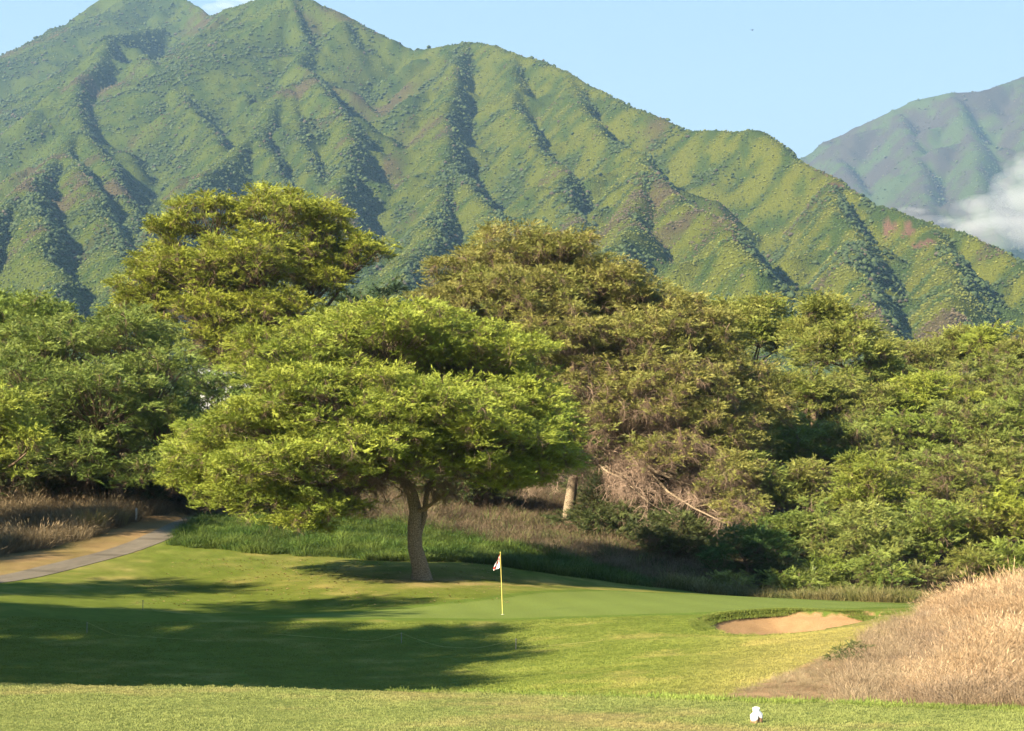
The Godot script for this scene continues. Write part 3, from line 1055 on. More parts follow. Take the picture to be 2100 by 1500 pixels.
	rough.seed = 5; rough.frequency = 0.0042; rough.fractal_octaves = 3
	var fine := FastNoiseLite.new()
	fine.seed = 6; fine.frequency = 0.014; fine.fractal_octaves = 3
	var us := PackedFloat32Array()
	for i in 461: us.append(-0.42 + 0.84 * i / 460.0)
	var ds := PackedFloat32Array()
	for j in 300: ds.append(160.0 * pow(4050.0 / 160.0, pow(j / 299.0, 0.55)))
	var near := {"group": 0, "steep": 0.66, "sharp": 38.0, "crown": 11.0, "rough": rough, "fine": fine, "gully": 10.0, "foot": 9.0, "rise": 0.10, "us": us, "ds": ds, "far": false}
	var g := build_land("mountain", "green ridged mountain filling the upper picture", near)
	plant_land("mountain_scrub", "scrub and trees on the near mountain", g, near, 420000, 31, false)
	us = PackedFloat32Array()
	for i in 150: us.append(0.08 + 0.36 * i / 149.0)
	ds = PackedFloat32Array()
	for j in 150: ds.append(3300.0 + 2800.0 * j / 149.0)
	var beyond := {"group": 1, "steep": 0.8, "sharp": 50.0, "crown": 45.0, "rough": rough, "fine": fine, "gully": 30.0, "foot": -120.0, "rise": 0.12, "us": us, "ds": ds, "far": true}
	g = build_land("far_mountain", "hazy grey green mountain beyond the valley at the right", beyond)
	plant_land("far_mountain_scrub", "scrub on the hazy far mountain", g, beyond, 24000, 32, true)

func trees() -> void:
	var bright := Color(0.180, 0.235, 0.036)
	var yellow := Color(0.272, 0.310, 0.046)
	var deep := Color(0.120, 0.178, 0.036)
	var olive := Color(0.225, 0.235, 0.054)
	var moss := Color(0.180, 0.222, 0.046)
	# the big tree by the green
	var foot := on_lawn(868, 80)
	tree({"called": "spreading_tree", "label": "wide bright green spreading tree with leaning bare trunk beside the flag", "seed": 1, "base": foot, "r0": 0.33, "bark": M.grey_bark,
		"stems": [[foot + Vector3(-0.28, 1.5, -0.15), foot + Vector3(0.02, 2.5, -0.25), foot + Vector3(0.12, 3.4, -0.2), foot + Vector3(0.5, 4.6, 0.1)]],
		"trunk": [foot, foot + Vector3(-0.10, 0.5, 0), foot + Vector3(-0.32, 1.3, 0), foot + Vector3(-0.36, 2.1, 0), foot + Vector3(-0.30, 2.8, 0.1), foot + Vector3(-0.45, 3.5, 0.1), foot + Vector3(-0.85, 4.2, 0.2), foot + Vector3(-1.1, 5.2, 0.3)],
		"lobes": [lobe(800, 690, 190, 70, 80, 4), lobe(610, 745, 150, 75, 79, 3.5), lobe(980, 750, 160, 75, 81, 3.5), lobe(700, 820, 220, 70, 77, 3.5), lobe(900, 850, 190, 65, 76.5, 3.5), lobe(530, 880, 140, 55, 78, 3), lobe(430, 945, 85, 45, 79, 2), lobe(600, 955, 160, 50, 76.5, 3), lobe(760, 915, 150, 50, 76, 3), lobe(1000, 900, 130, 50, 77, 3), lobe(1110, 920, 70, 55, 79, 2.5), lobe(560, 1030, 130, 38, 78, 2.5), lobe(660, 1050, 70, 32, 77, 1.8), lobe(990, 958, 90, 24, 77.5, 2), lobe(480, 1010, 70, 35, 79, 2), lobe(800, 760, 280, 95, 83, 4.5), lobe(760, 870, 300, 90, 81, 4), lobe(1090, 860, 85, 60, 80, 3), lobe(1095, 965, 75, 28, 79, 1.8), lobe(1150, 945, 40, 26, 79.5, 1.5), lobe(1040, 985, 60, 20, 78.5, 1.4), lobe(390, 985, 45, 26, 79.5, 1.4), lobe(620, 1075, 60, 18, 77, 1.4), lobe(400, 920, 60, 40, 80, 2), lobe(1060, 820, 90, 60, 80, 3), lobe(760, 990, 100, 36, 78, 2, 0.92), lobe(905, 1005, 48, 26, 78.5, 1.2, 0.97), lobe(690, 1030, 70, 26, 77.5, 1.6, 0.7), lobe(840, 955, 110, 30, 77, 2, 0.3)],
		"fat": 1.15, "dens": 4.2, "spray": 22, "bits": 5.0, "size": 0.38, "pad": 0.62, "twigs": 0.25, "from": bright, "to": yellow})
	foot = on_lawn(560, 118)
	tree({"called": "tall_tree", "label": "tallest yellow green tree standing behind the spreading tree on its left", "seed": 2, "base": foot, "r0": 0.5, "fork": 0.42,
		"lobes": [lobe(420, 450, 90, 42, 116, 2.8), lobe(345, 480, 50, 38, 116, 2), lobe(560, 435, 105, 45, 115, 3.5), lobe(655, 480, 75, 60, 115, 3.2), lobe(740, 515, 60, 36, 115, 2.2), lobe(520, 530, 120, 60, 113, 3.6), lobe(390, 560, 100, 50, 114, 3.2), lobe(300, 600, 70, 48, 115, 2.6), lobe(420, 645, 100, 45, 113, 3), lobe(560, 640, 110, 50, 113, 3), lobe(650, 585, 70, 45, 115, 2.6), lobe(440, 700, 80, 40, 113, 2.4, 0.3), lobe(470, 580, 150, 60, 117, 3), lobe(650, 540, 80, 50, 117, 2.5), lobe(330, 550, 55, 40, 116, 2.5), lobe(520, 690, 120, 60, 116, 3), lobe(280, 640, 60, 50, 116, 2.5)],
		"fat": 1.1, "dens": 3.0, "spray": 18, "size": 0.48, "pad": 0.72, "twigs": 0.35, "from": Color(0.185, 0.220, 0.028), "to": Color(0.275, 0.300, 0.038)})
	foot = on_lawn(240, 108)
	tree({"called": "broad_tree", "label": "broad mid green tree above the dark shade at the left", "seed": 3, "base": foot, "r0": 0.42, "fork": 0.3,
		"lobes": [lobe(120, 720, 130, 70, 106, 4), lobe(270, 695, 100, 60, 105, 3.5), lobe(330, 780, 90, 80, 103, 3), lobe(200, 825, 150, 80, 101, 4), lobe(60, 790, 110, 75, 103, 4), lobe(345, 880, 70, 70, 103, 3), lobe(190, 930, 120, 55, 102, 3), lobe(295, 970, 60, 36, 101, 2), lobe(70, 890, 90, 60, 102, 3)],
		"fat": 1.1, "dens": 2.7, "spray": 18, "size": 0.48, "pad": 0.75, "twigs": 0.15, "from": deep, "to": moss})
	foot = on_lawn(-60, 97)
	tree({"called": "drooping_tree", "label": "light green tree with drooping sprays at the left edge", "seed": 4, "base": foot, "r0": 0.35, "fork": 0.4,
		"lobes": [lobe(10, 850, 80, 55, 93, 2.5), lobe(-60, 880, 100, 80, 94, 3), lobe(55, 905, 42, 48, 92, 1.6), lobe(-10, 960, 60, 40, 93, 2), lobe(-150, 900, 100, 80, 95, 3)],
		"dens": 1.8, "spray": 26, "size": 0.5, "pad": 0.9, "from": bright, "to": yellow})
	foot = on_lawn(30, 134)
	tree({"called": "distant_tree", "label": "rounded tree top behind the broad tree in the left corner", "seed": 5, "base": foot, "r0": 0.35, "fork": 0.45,
		"lobes": [lobe(40, 640, 95, 50, 131, 3.5), lobe(-60, 650, 100, 60, 132, 3.5), lobe(110, 690, 90, 55, 130, 3), lobe(20, 740, 120, 60, 130, 3)],
		"dens": 1.3, "spray": 24, "size": 0.65, "pad": 1.1, "from": deep, "to": bright})
	# the brown, half bare tree
	foot = on_lawn(1165, 105)
	tree({"called": "half_bare_tree", "label": "huge olive brown tree with tangled bare branches right of the spreading tree", "seed": 6, "base": foot, "r0": 0.29, "bark": M.grey_bark,
		"trunk": [foot, at(1168, 1040, 105), at(1176, 980, 104.6), at(1198, 920, 104.2), at(1192, 850, 104), at(1170, 770, 104), at(1140, 690, 104), at(1125, 610, 104.5)],
		"lobes": [lobe(1060, 515, 105, 42, 105, 3.5), lobe(1150, 520, 85, 40, 104, 3), lobe(960, 565, 85, 38, 104, 3), lobe(910, 630, 60, 50, 104, 2.6), lobe(1050, 620, 140, 60, 102, 4), lobe(1230, 590, 95, 55, 104, 3.2), lobe(1320, 630, 90, 48, 105, 3.2), lobe(1180, 700, 150, 70, 101, 3.6, 0.15), lobe(1320, 710, 130, 60, 102, 3.6, 0.15), lobe(1420, 700, 110, 62, 104, 3.2), lobe(1500, 790, 100, 50, 104, 3, 0.1), lobe(1370, 800, 140, 60, 100, 3.5, 0.3), lobe(1220, 800, 120, 55, 100, 3, 0.3), lobe(1450, 880, 110, 50, 100, 3.2, 0.35), lobe(1300, 870, 120, 45, 99, 3, 0.8), lobe(1400, 930, 100, 45, 98, 2.8, 0.8), lobe(1490, 990, 75, 50, 97, 2.6, 0.45), lobe(1520, 1060, 60, 45, 96, 2.2, 0.3), lobe(1060, 780, 130, 80, 103, 3.5, 0.1), lobe(1120, 640, 200, 100, 106, 4.5, 0.05), lobe(1330, 760, 220, 100, 105, 4.5, 0.1), lobe(1420, 850, 170, 90, 104, 4, 0.2), lobe(1480, 930, 110, 80, 102, 3.5, 0.2), lobe(1400, 655, 80, 45, 106, 3), lobe(1560, 860, 70, 60, 104, 3, 0.1), lobe(1110, 890, 85, 45, 102, 2.5, 0.3)],
		"fat": 1.25, "dens": 2.9, "spray": 19, "size": 0.48, "pad": 0.72, "twigs": 0.5,
		"boughs": [[at(1200, 905, 104.2), at(1440, 1010, 99), 0.13], [at(1215, 890, 104), at(1390, 900, 99.5), 0.11], [at(1198, 930, 104), at(1330, 1030, 99), 0.10], [at(1190, 950, 104.4), at(1290, 985, 100), 0.08], [at(1320, 950, 101), at(1500, 1075, 96), 0.08], [at(1195, 920, 104), at(1080, 960, 100), 0.09], [at(1210, 870, 104), at(1330, 830, 99), 0.10]], "leaf": "loose", "from": Color(0.165, 0.182, 0.042), "to": Color(0.240, 0.228, 0.062)})
	# two umbrella crowns on the skyline right of it
	foot = on_lawn(1548, 132)
	tree({"called": "umbrella_tree", "label": "flat topped small tree on dark forked trunk, right of the olive brown tree", "seed": 7, "base": foot, "r0": 0.24,
		"trunk": [foot, at(1548, 860, 131), at(1546, 790, 130.6), at(1546, 755, 130.5)],
		"lobes": [lobe(1500, 655, 60, 28, 130, 2.2), lobe(1565, 645, 55, 26, 131, 2), lobe(1560, 690, 85, 25, 130, 2.2), lobe(1478, 700, 50, 32, 129, 2), lobe(1610, 680, 45, 28, 131, 2)],
		"fat": 1.35, "dens": 1.7, "spray": 24, "size": 0.6, "from": bright, "to": olive})
	foot = on_lawn(1672, 128)
	tree({"called": "umbrella_tree", "label": "round topped dense tree with reddish leaning trunk on the right skyline", "seed": 8, "base": foot, "r0": 0.24,
		"trunk": [foot, at(1670, 840, 127), at(1676, 780, 126.5), at(1690, 740, 126)],
		"lobes": [lobe(1690, 650, 60, 32, 126, 2.5), lobe(1740, 680, 65, 38, 125, 2.6), lobe(1640, 700, 45, 38, 126, 2), lobe(1785, 735, 55, 38, 125, 2.4), lobe(1700, 725, 80, 34, 124, 2.4)],
		"fat": 1.35, "dens": 1.7, "spray": 24, "size": 0.6, "from": moss, "to": olive})
	foot = on_lawn(770, 140)
	tree({"called": "dark_tree", "label": "small dark feathery tree top between the two tallest crowns", "seed": 9, "base": foot, "r0": 0.2, "fork": 0.6,
		"lobes": [lobe(730, 610, 45, 16, 138, 1.6), lobe(790, 600, 40, 18, 139, 1.6), lobe(770, 640, 70, 25, 139, 2)],
		"dens": 0.9, "spray": 14, "size": 0.85, "from": Color(0.03, 0.055, 0.025), "to": Color(0.04, 0.07, 0.03)})
	# the wooded slope at the right, tree by tree: px, py, rx, ry, distance, leaf tones, bareness, label
	var wood := [
		[1880, 755, 95, 45, 141, moss, olive, 0.15, "brownish tree at the top of the right wood, third from the edge"],
		[1965, 725, 75, 40, 146, bright, olive, 0.0, "green crown standing up on the right skyline, second from the edge"],
		[2035, 705, 50, 36, 143, bright, yellow, 0.0, "small bright crown on the right skyline next to the edge"],
		[2105, 735, 60, 55, 139, moss, olive, 0.2, "olive crown cut by the right edge on the skyline"],
		[1810, 775, 60, 38, 135, deep, moss, 0.0, "dark green crown just below the round topped skyline tree"],
		[1625, 815, 80, 55, 119, bright, olive, 0.05, "green crown below the gap between the umbrella trees"],
		[1750, 830, 110, 55, 120, moss, olive, 0.15, "pale olive crown in the middle of the right wood"],
		[1900, 825, 100, 55, 122, bright, yellow, 0.0, "bright green crown in the upper right wood below the brownish tree"],
		[2030, 805, 95, 55, 124, olive, moss, 0.2, "brown olive crown in the upper right wood near the edge"],
		[1570, 880, 70, 50, 112, deep, bright, 0.0, "dark green crown beside the tangled bare branches"],
		[1610, 915, 90, 60, 109, moss, bright, 0.0, "mid green crown with dark hollow left in the right wood"],
		[1730, 920, 100, 60, 110, olive, moss, 0.15, "grey olive crown above the light green hanging tree"],
		[1850, 910, 110, 60, 112, moss, bright, 0.05, "wide mossy crown at the centre of the right wood"],
		[1980, 890, 110, 60, 114, olive, moss, 0.25, "thin brownish crown in the right wood with bare twigs"],
		[2090, 880, 80, 65, 113, bright, moss, 0.0, "green crown at the right edge, halfway up the wood"],
		[1540, 1000, 75, 60, 98, olive, moss, 0.35, "grey brown shrub tree under the bare branches"],
		[1640, 1010, 85, 60, 99, moss, olive, 0.15, "dull olive crown left of the light green hanging tree"],
		[1785, 1010, 80, 80, 97, bright, Color(0.235, 0.26, 0.045), 0.0, "light green hanging tree in the middle of the right wood"],
		[1920, 1000, 100, 65, 102, olive, moss, 0.25, "brown tinged crown right of the light green hanging tree"],
		[2045, 990, 95, 70, 103, moss, olive, 0.1, "olive crown at the right edge above the straw mound"],
		[1650, 1100, 70, 60, 94, deep, moss, 0.05, "shaded green shrub tree right of the ferny tree"],
		[1760, 1115, 110, 65, 92, Color(0.16, 0.21, 0.05), Color(0.225, 0.25, 0.06), 0.0, "large pale green bush at the foot of the right wood"],
		[1890, 1105, 85, 60, 94, bright, moss, 0.05, "green bush with dark hollow below at the foot of the right wood"],
		[1995, 1090, 80, 60, 96, moss, Color(0.2, 0.2, 0.04), 0.1, "bush with brownish base behind the top of the straw mound"],
		[2085, 1080, 70, 75, 95, bright, yellow, 0.0, "yellow green bush at the right edge above the straw mound"],
		[1700, 1185, 60, 34, 90, moss, bright, 0.05, "low green shrub behind the far edge of the putting green"],
		[1800, 1185, 65, 38, 90, deep, moss, 0.1, "low shrub with red brown twigs behind the bunker"],
		[1890, 1195, 50, 34, 91, Color(0.16, 0.10, 0.05), deep, 0.3, "low red brown shrub beside the straw mound"],
		[1495, 1198, 45, 22, 88.5, moss, olive, 0.1, "low straw green shrub at the end of the tall green grass"],
		[1615, 1203, 50, 26, 88, bright, moss, 0.05, "low green shrub at the foot of the wood behind the middle of the putting green"],
		[1990, 1170, 65, 40, 92, moss, olive, 0.15, "low olive shrub hidden behind the crest of the straw mound"],
		[2080, 1160, 60, 40, 92, bright, moss, 0.0, "low green shrub at the right edge behind the straw mound"],
	]
	var k := 20
	for w in wood:
		k += 1
		var b := on_lawn(w[0] + (k * 37) % 40 - 20, w[4] + 1.5)
		var big: bool = w[3] > 42
		tree({"called": "wood_tree" if big else "wood_shrub", "label": w[8], "category": "tree" if big else "shrub", "group": "trees and shrubs of the wood at the right", "seed": k, "base": b, "r0": 0.2 if big else 0.1, "fork": 0.4,
			"lobes": clump(w[0], w[1], w[2] * 1.12, w[3] * 1.15, w[4], 6 if big else 4, k, w[7]), "fat": 1.4, "dens": 2.0 if big else 3.0, "spray": 17, "size": 0.48, "pad": 0.78, "twigs": 0.2 + w[7], "from": shaded(w[5], 0.85), "to": shaded(w[6], 0.92)})
	foot = on_lawn(1530, 92)
	tree({"called": "ferny_tree", "label": "small dark green ferny tree with several pale stems right of the green", "seed": 70, "base": foot, "r0": 0.1, "fork": 0.4,
		"lobes": [lobe(1510, 1110, 60, 24, 91, 1.4), lobe(1570, 1100, 50, 22, 92, 1.3), lobe(1470, 1135, 40, 20, 91, 1.2), lobe(1580, 1140, 35, 20, 91, 1.0)],
		"dens": 3.0, "spray": 20, "size": 0.42, "pad": 0.7, "from": Color(0.05, 0.10, 0.02), "to": Color(0.085, 0.14, 0.03)})
	# a belt of trees behind the front ones closes the view below the mountain
	for w in [[60, 800, 130, 90, 128, deep, moss, "dim tree behind the broad tree at the far left"], [240, 860, 120, 80, 126, deep, moss, "dim tree behind the right side of the broad tree"], [395, 905, 70, 60, 130, deep, moss, "dim tree between the broad tree and the spreading tree"], [520, 930, 90, 55, 134, deep, moss, "dim tree under the tallest yellow green tree"], [455, 775, 70, 60, 142, moss, deep, "thin tree veiling the white house between the left crowns"], [425, 800, 55, 55, 137, moss, deep, "slender tree closing the gap between the two left crowns"], [560, 790, 80, 60, 140, deep, moss, "dim tree below the tallest yellow green crown"], [690, 900, 120, 70, 128, moss, deep, "dim tree right behind the spreading tree crown"], [860, 830, 120, 80, 126, moss, olive, "olive tree in the gap between spreading tree and half bare tree"], [960, 930, 110, 60, 122, deep, moss, "dim tree on the slope behind the right side of the spreading tree"], [1110, 900, 90, 70, 121, deep, moss, "dim tree left of the trunk of the half bare tree"], [1270, 930, 100, 80, 120, deep, moss, "dim tree behind the tangled bare branches"], [1420, 880, 110, 80, 122, moss, deep, "dim tree behind the right side of the half bare tree"], [1530, 800, 90, 45, 136, deep, moss, "dim tree at the foot of the flat topped small tree"], [1660, 850, 80, 45, 137, deep, moss, "dim tree at the foot of the round topped skyline tree"]]:
		k += 1
		tree({"called": "belt_tree", "label": w[7], "group": "belt of trees behind the front trees", "seed": k, "base": on_lawn(w[0], w[4]), "r0": 0.22, "fork": 0.35,
			"lobes": clump(w[0], w[1], w[2] * 1.1, w[3] * 1.1, w[4], 6, k), "dens": 0.5 if w[2] < 75 and w[1] < 850 else 1.1, "spray": 20, "size": 0.72, "twigs": 0.3, "from": w[5], "to": w[6]})
	# dark thicket under the half bare tree
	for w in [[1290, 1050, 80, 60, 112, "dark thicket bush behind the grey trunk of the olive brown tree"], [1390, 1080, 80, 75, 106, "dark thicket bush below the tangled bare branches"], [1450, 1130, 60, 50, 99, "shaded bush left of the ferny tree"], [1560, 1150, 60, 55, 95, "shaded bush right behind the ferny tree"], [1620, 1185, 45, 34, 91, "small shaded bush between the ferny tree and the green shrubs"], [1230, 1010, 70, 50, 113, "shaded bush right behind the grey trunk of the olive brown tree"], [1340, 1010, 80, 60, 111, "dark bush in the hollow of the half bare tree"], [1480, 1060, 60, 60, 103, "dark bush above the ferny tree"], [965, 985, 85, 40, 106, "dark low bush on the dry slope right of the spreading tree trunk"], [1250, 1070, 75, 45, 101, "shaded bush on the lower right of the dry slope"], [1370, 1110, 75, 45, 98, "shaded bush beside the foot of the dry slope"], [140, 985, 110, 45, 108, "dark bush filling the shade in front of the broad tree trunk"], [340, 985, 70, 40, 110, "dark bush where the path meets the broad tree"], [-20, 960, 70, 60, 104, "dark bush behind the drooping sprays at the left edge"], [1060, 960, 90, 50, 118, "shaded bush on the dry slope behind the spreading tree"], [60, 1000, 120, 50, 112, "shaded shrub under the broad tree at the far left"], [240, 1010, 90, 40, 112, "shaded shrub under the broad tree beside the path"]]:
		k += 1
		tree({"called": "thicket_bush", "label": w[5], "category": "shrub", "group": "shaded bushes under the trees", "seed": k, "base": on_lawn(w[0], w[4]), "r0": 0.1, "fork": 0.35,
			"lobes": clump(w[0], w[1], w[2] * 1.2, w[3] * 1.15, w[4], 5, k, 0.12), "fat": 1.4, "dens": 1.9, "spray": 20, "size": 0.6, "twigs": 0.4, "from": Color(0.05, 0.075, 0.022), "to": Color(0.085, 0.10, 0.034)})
	# trees left of the frame: only their shade on the fairway is in the picture
	for w in [[-20.2, 30.4, 13.2, 3.5, "nearest tall tree left of the frame, shading the fairway below the tee"], [-19.4, 37.8, 13.2, 3.5, "second tree left of the frame, shading the fairway"], [-18.4, 44.6, 13.0, 3.5, "third tree left of the frame, shading the front of the green"], [-24.4, 34.6, 13.5, 4.2, "tree left of the frame behind the nearest one, shading the fairway"], [-24.9, 43.1, 13.5, 4.2, "tree left of the frame behind the second one, shading the fairway"], [-23.9, 52.1, 12.5, 3.2, "tree left of the frame, shading the bank left of the green"], [-31.4, 39.6, 13.5, 4.3, "outer tree left of the frame, shading the left edge of the fairway"], [-31.4, 49.6, 13.5, 4.3, "outer tree left of the frame, shading the lawn below the path"], [-35.9, 58.6, 12.5, 3.4, "outer tree left of the frame, shading the bend of the path"], [-39.9, 73.6, 13.0, 4.0, "far tree left of the frame, shading the dry grass at the left edge"], [-38.9, 82.6, 13.0, 4.0, "far tree left of the frame, shading the dry grass above the path"], [-21.0, 58.5, 12.0, 2.8, "thin tree left of the frame, breaking the sun on the bank"], [-29.5, 63.5, 12.5, 2.8, "thin tree left of the frame, breaking the sun below the path"]]:
		k += 1
		var f := on_ground(w[0], w[1])
		var l := []
		var r := RandomNumberGenerator.new()
		r.seed = k
		for i in 9:
			var t := (i + 0.5) / 9.0
			var a := i * 2.4 + k
			var rr: float = w[3] * (0.55 if i < 8 else 0.1)
			l.append([f + Vector3(cos(a) * rr, w[2] * lerpf(0.56, 0.9, t), sin(a) * rr), Vector3(w[3] * 0.55, 1.5, w[3] * 0.55), 0.0])
		tree({"called": "shade_tree", "label": w[4], "group": "trees left of the frame", "seed": k, "base": f, "r0": 0.35, "fork": 0.4, "lobes": l, "dens": 1.2 if w[3] > 3.0 else 0.7, "spray": 20, "size": 0.75, "from": bright, "to": moss})

func sow(plan_: PackedVector2Array, count: int, off: Array, up: float, ca: Color, cb: Color, seed_: int, big := Vector2(0.75, 1.3), like_ground := 0.0) -> Array:
	var r := RandomNumberGenerator.new()
	r.seed = seed_
	var lo := plan_[0]
	var hi := plan_[0]
	for p in plan_:
		lo = lo.min(p); hi = hi.max(p)
	var xf := [[], []]
	var tints := [[], []]
	for i in count:
		var x := r.randf_range(lo.x, hi.x)
		var d := r.randf_range(lo.y, hi.y)
		var nb := noise_b.get_noise_2d(x, d)
		if not inside(x + nb * 0.4, d + nb * 0.6, plan_): continue
		if absf(x) > d * 0.30 + 1.0: continue
		var na := noise_a.get_noise_2d(x * 1.7, d * 1.7)
		if off and inside(x + nb * 0.3, d + nb * 0.5, off[0]): continue
		if na + nb < -0.55 and r.randf() < 0.6 and like_ground == 0.0: continue
		var s := r.randf_range(big.x, big.y) * (1.0 + 0.45 * na)
		var tip := Basis(Vector3.UP, r.randf() * TAU).rotated(Vector3(r.randf_range(-1, 1), 0, r.randf_range(-1, 1)).normalized(), r.randf() * 0.5)
		var w := r.randi() % 2
		xf[w].append(Transform3D(tip.scaled(Vector3(s, s * r.randf_range(0.8, 1.15), s)), on_ground(x, d, up)))
		var tint := shaded(ca.lerp(cb, clampf(0.5 + nb + r.randf_range(-0.3, 0.3), 0.0, 1.0)), r.randf_range(0.8, 1.2) * (0.95 + 0.45 * na))
		if like_ground > 0.0: tint = tint.lerp(look(x, d)[1], like_ground)
		tints[w].append(tint)
	return [xf, tints]

func grow(called: String, label: String, category: String, got: Array, list: Array, mat: Material) -> void:
	for i in 2:
		if got[0][i].size():
			var o := scatter(called, list[i], mat, got[0][i], got[1][i])
			tag(o, label + ["", ", longer bent blades"][i], category, "", "stuff")

func rough_grass() -> void:
	var straw := Color(0.43, 0.285, 0.16)
	var pale := Color(0.56, 0.42, 0.265)
	var heap := sow(mound_plan, 30000, [], -0.02, straw, pale, 1, Vector2(0.5, 1.15))
	for i in 2:   # shorter and greyer towards the left foot of the mound
		for j in heap[0][i].size():
			var q: Transform3D = heap[0][i][j]
			var k := smoothstep(0.185, 0.245, q.origin.x / -q.origin.z)
			heap[0][i][j] = Transform3D(q.basis * lerpf(0.5, 1.0, k), q.origin)
			var patch := noise_a.get_noise_2d(q.origin.x * 1.3 + 70.0, q.origin.z * 1.3)
			heap[1][i][j] = heap[1][i][j].lerp(Color(0.27, 0.20, 0.14), clampf(0.35 * (1.0 - k) + 1.4 * patch, 0.0, 0.75))
	grow("straw_grass", "tall dry straw coloured grass on the mound at the right", "grass", heap, meshes.dry_tuft, M.straw)
	grow("low_straw_grass", "short thin dry grass and litter on the bare soil at the left foot of the mound", "grass", sow(plan([Vector2(1700, 34.9), Vector2(1880, 33.9), Vector2(1880, 47), Vector2(1840, 52), Vector2(1770, 48), Vector2(1715, 41)]), 3000, [], -0.02, Color(0.27, 0.19, 0.12), Color(0.38, 0.29, 0.18), 9, Vector2(0.2, 0.7)), meshes.dry_tuft, M.straw)
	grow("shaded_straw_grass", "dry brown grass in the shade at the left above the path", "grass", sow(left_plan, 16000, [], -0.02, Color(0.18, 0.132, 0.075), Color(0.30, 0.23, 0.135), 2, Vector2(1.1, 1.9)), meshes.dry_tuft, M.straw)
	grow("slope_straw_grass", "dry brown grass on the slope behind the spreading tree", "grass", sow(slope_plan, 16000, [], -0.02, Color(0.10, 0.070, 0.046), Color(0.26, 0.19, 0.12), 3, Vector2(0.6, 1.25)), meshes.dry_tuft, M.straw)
	grow("slope_weeds", "olive weeds and sparse green blades on the dry slope behind the spreading tree", "weeds", sow(slope_plan, 3500, [], -0.02, Color(0.07, 0.09, 0.025), Color(0.14, 0.14, 0.05), 12, Vector2(0.5, 1.3)), meshes.tall_tuft, M.blade)
	grow("tall_green_grass", "tall lush green grass in a band behind the spreading tree", "grass", sow(band_plan, 17000, [], -0.03, Color(0.040, 0.085, 0.012), Color(0.105, 0.145, 0.026), 4, Vector2(0.35, 0.95)), meshes.tall_tuft, M.blade)
	grow("wood_edge_grass", "pale green grass along the foot of the wood at the right", "grass", sow(plan([Vector2(1340, 86), Vector2(1600, 83.5), Vector2(1900, 80), Vector2(1900, 84), Vector2(1600, 88), Vector2(1400, 90)]), 3000, [], -0.03, Color(0.13, 0.15, 0.035), Color(0.24, 0.2, 0.08), 5, Vector2(0.6, 1.1)), meshes.tall_tuft, M.straw)
	var turf_a := Color(0.20, 0.225, 0.066)
	var turf_b := Color(0.30, 0.295, 0.10)
	var tee := PackedVector2Array([Vector2(-11, 26), Vector2(11, 26), Vector2(11, tee_edge(11) - 0.1), Vector2(-1.3, 35.1), Vector2(-11, tee_edge(-11) - 0.1)])
	grow("tee_turf", "short mown blades of grass on the tee", "grass", sow(tee, 26000, [], 0.0, turf_a, turf_b, 6, Vector2(0.65, 1.1), 0.8), [meshes.turf_tuft[0], meshes.turf_tuft[0]], M.blade)
	var lip := PackedVector2Array([Vector2(-2.2, tee_edge(-2.2) - 0.15), Vector2(11, tee_edge(11) - 0.9), Vector2(11, tee_edge(11) + 0.35), Vector2(-2.2, tee_edge(-2.2) + 0.3)])
	grow("tee_fringe", "longer bright grass fringe along the far edge of the tee", "grass", sow(lip, 5200, [], 0.0, Color(0.14, 0.20, 0.035), Color(0.20, 0.25, 0.05), 7), [meshes.turf_tuft[1], meshes.turf_tuft[1]], M.blade)
	var near := PackedVector2Array([Vector2(-14, 38), Vector2(2, 36), Vector2(5.5, 36.5), Vector2(8.4, 45), Vector2(10.5, 53), Vector2(7, 55), Vector2(5, 62), Vector2(-16, 63)])
	grow("fairway_turf", "short mown blades of grass on the fairway below the green", "grass", sow(near, 42000, [dirt_plan], 0.0, Color(0.195, 0.228, 0.042), Color(0.29, 0.28, 0.065), 8, Vector2(0.8, 1.4), 0.8), [meshes.turf_tuft[0], meshes.turf_tuft[0]], M.blade)
	# long grass hanging round the back lip of the bunker
	var r := RandomNumberGenerator.new()
	r.seed = 77
	var xf := []
	var tints := []
	for i in 2600:
		var a := r.randf_range(-0.35, PI + 0.35)
		var k := r.randf_range(0.955, 1.05)
		var x := BUNKER.x + cos(a) * 2.8 * k
		var d := BUNKER.y + sin(a) * 3.35 * k
		var s := r.randf_range(0.6, 1.15) * (1.0 + 0.35 * clampf(sin(a), 0.0, 1.0))
		xf.append(Transform3D(Basis(Vector3.UP, r.randf() * TAU).scaled(Vector3(s, s, s)), on_ground(x, d)))
		tints.append(shaded(Color(0.085, 0.13, 0.022).lerp(Color(0.17, 0.19, 0.04), r.randf()), r.randf_range(0.8, 1.2)))
	tag(scatter("bunker_fringe", meshes.turf_tuft[1], M.blade, xf, tints), "longer grass round the lip of the sand bunker", "grass", "", "stuff")
	for q in [[190, 97.0, 1.0, "yellow green grass tussock standing beside the cart path"], [245, 99.5, 0.75, "smaller grass tussock next to the white post"], [12, 89.5, 0.6, "dry grass tussock at the left edge above the cart path"]]:
		var tu := obj("grass_tussock", meshes.tussock, M.yellow_blade)
		tu.position = on_lawn(q[0], q[1])
		tu.scale = Vector3.ONE * q[2]
		tag(tu, q[3], "grass", "grass tussocks along the path")
	grow("soil_litter", "stray dry blades and litter on the bare soil patch below the mound", "grass", sow(dirt_plan, 3000, [], -0.01, Color(0.26, 0.19, 0.11), Color(0.36, 0.29, 0.17), 14, Vector2(0.08, 0.34)), meshes.dry_tuft, M.straw)
	var weed := on_lawn(1738, 42.5)
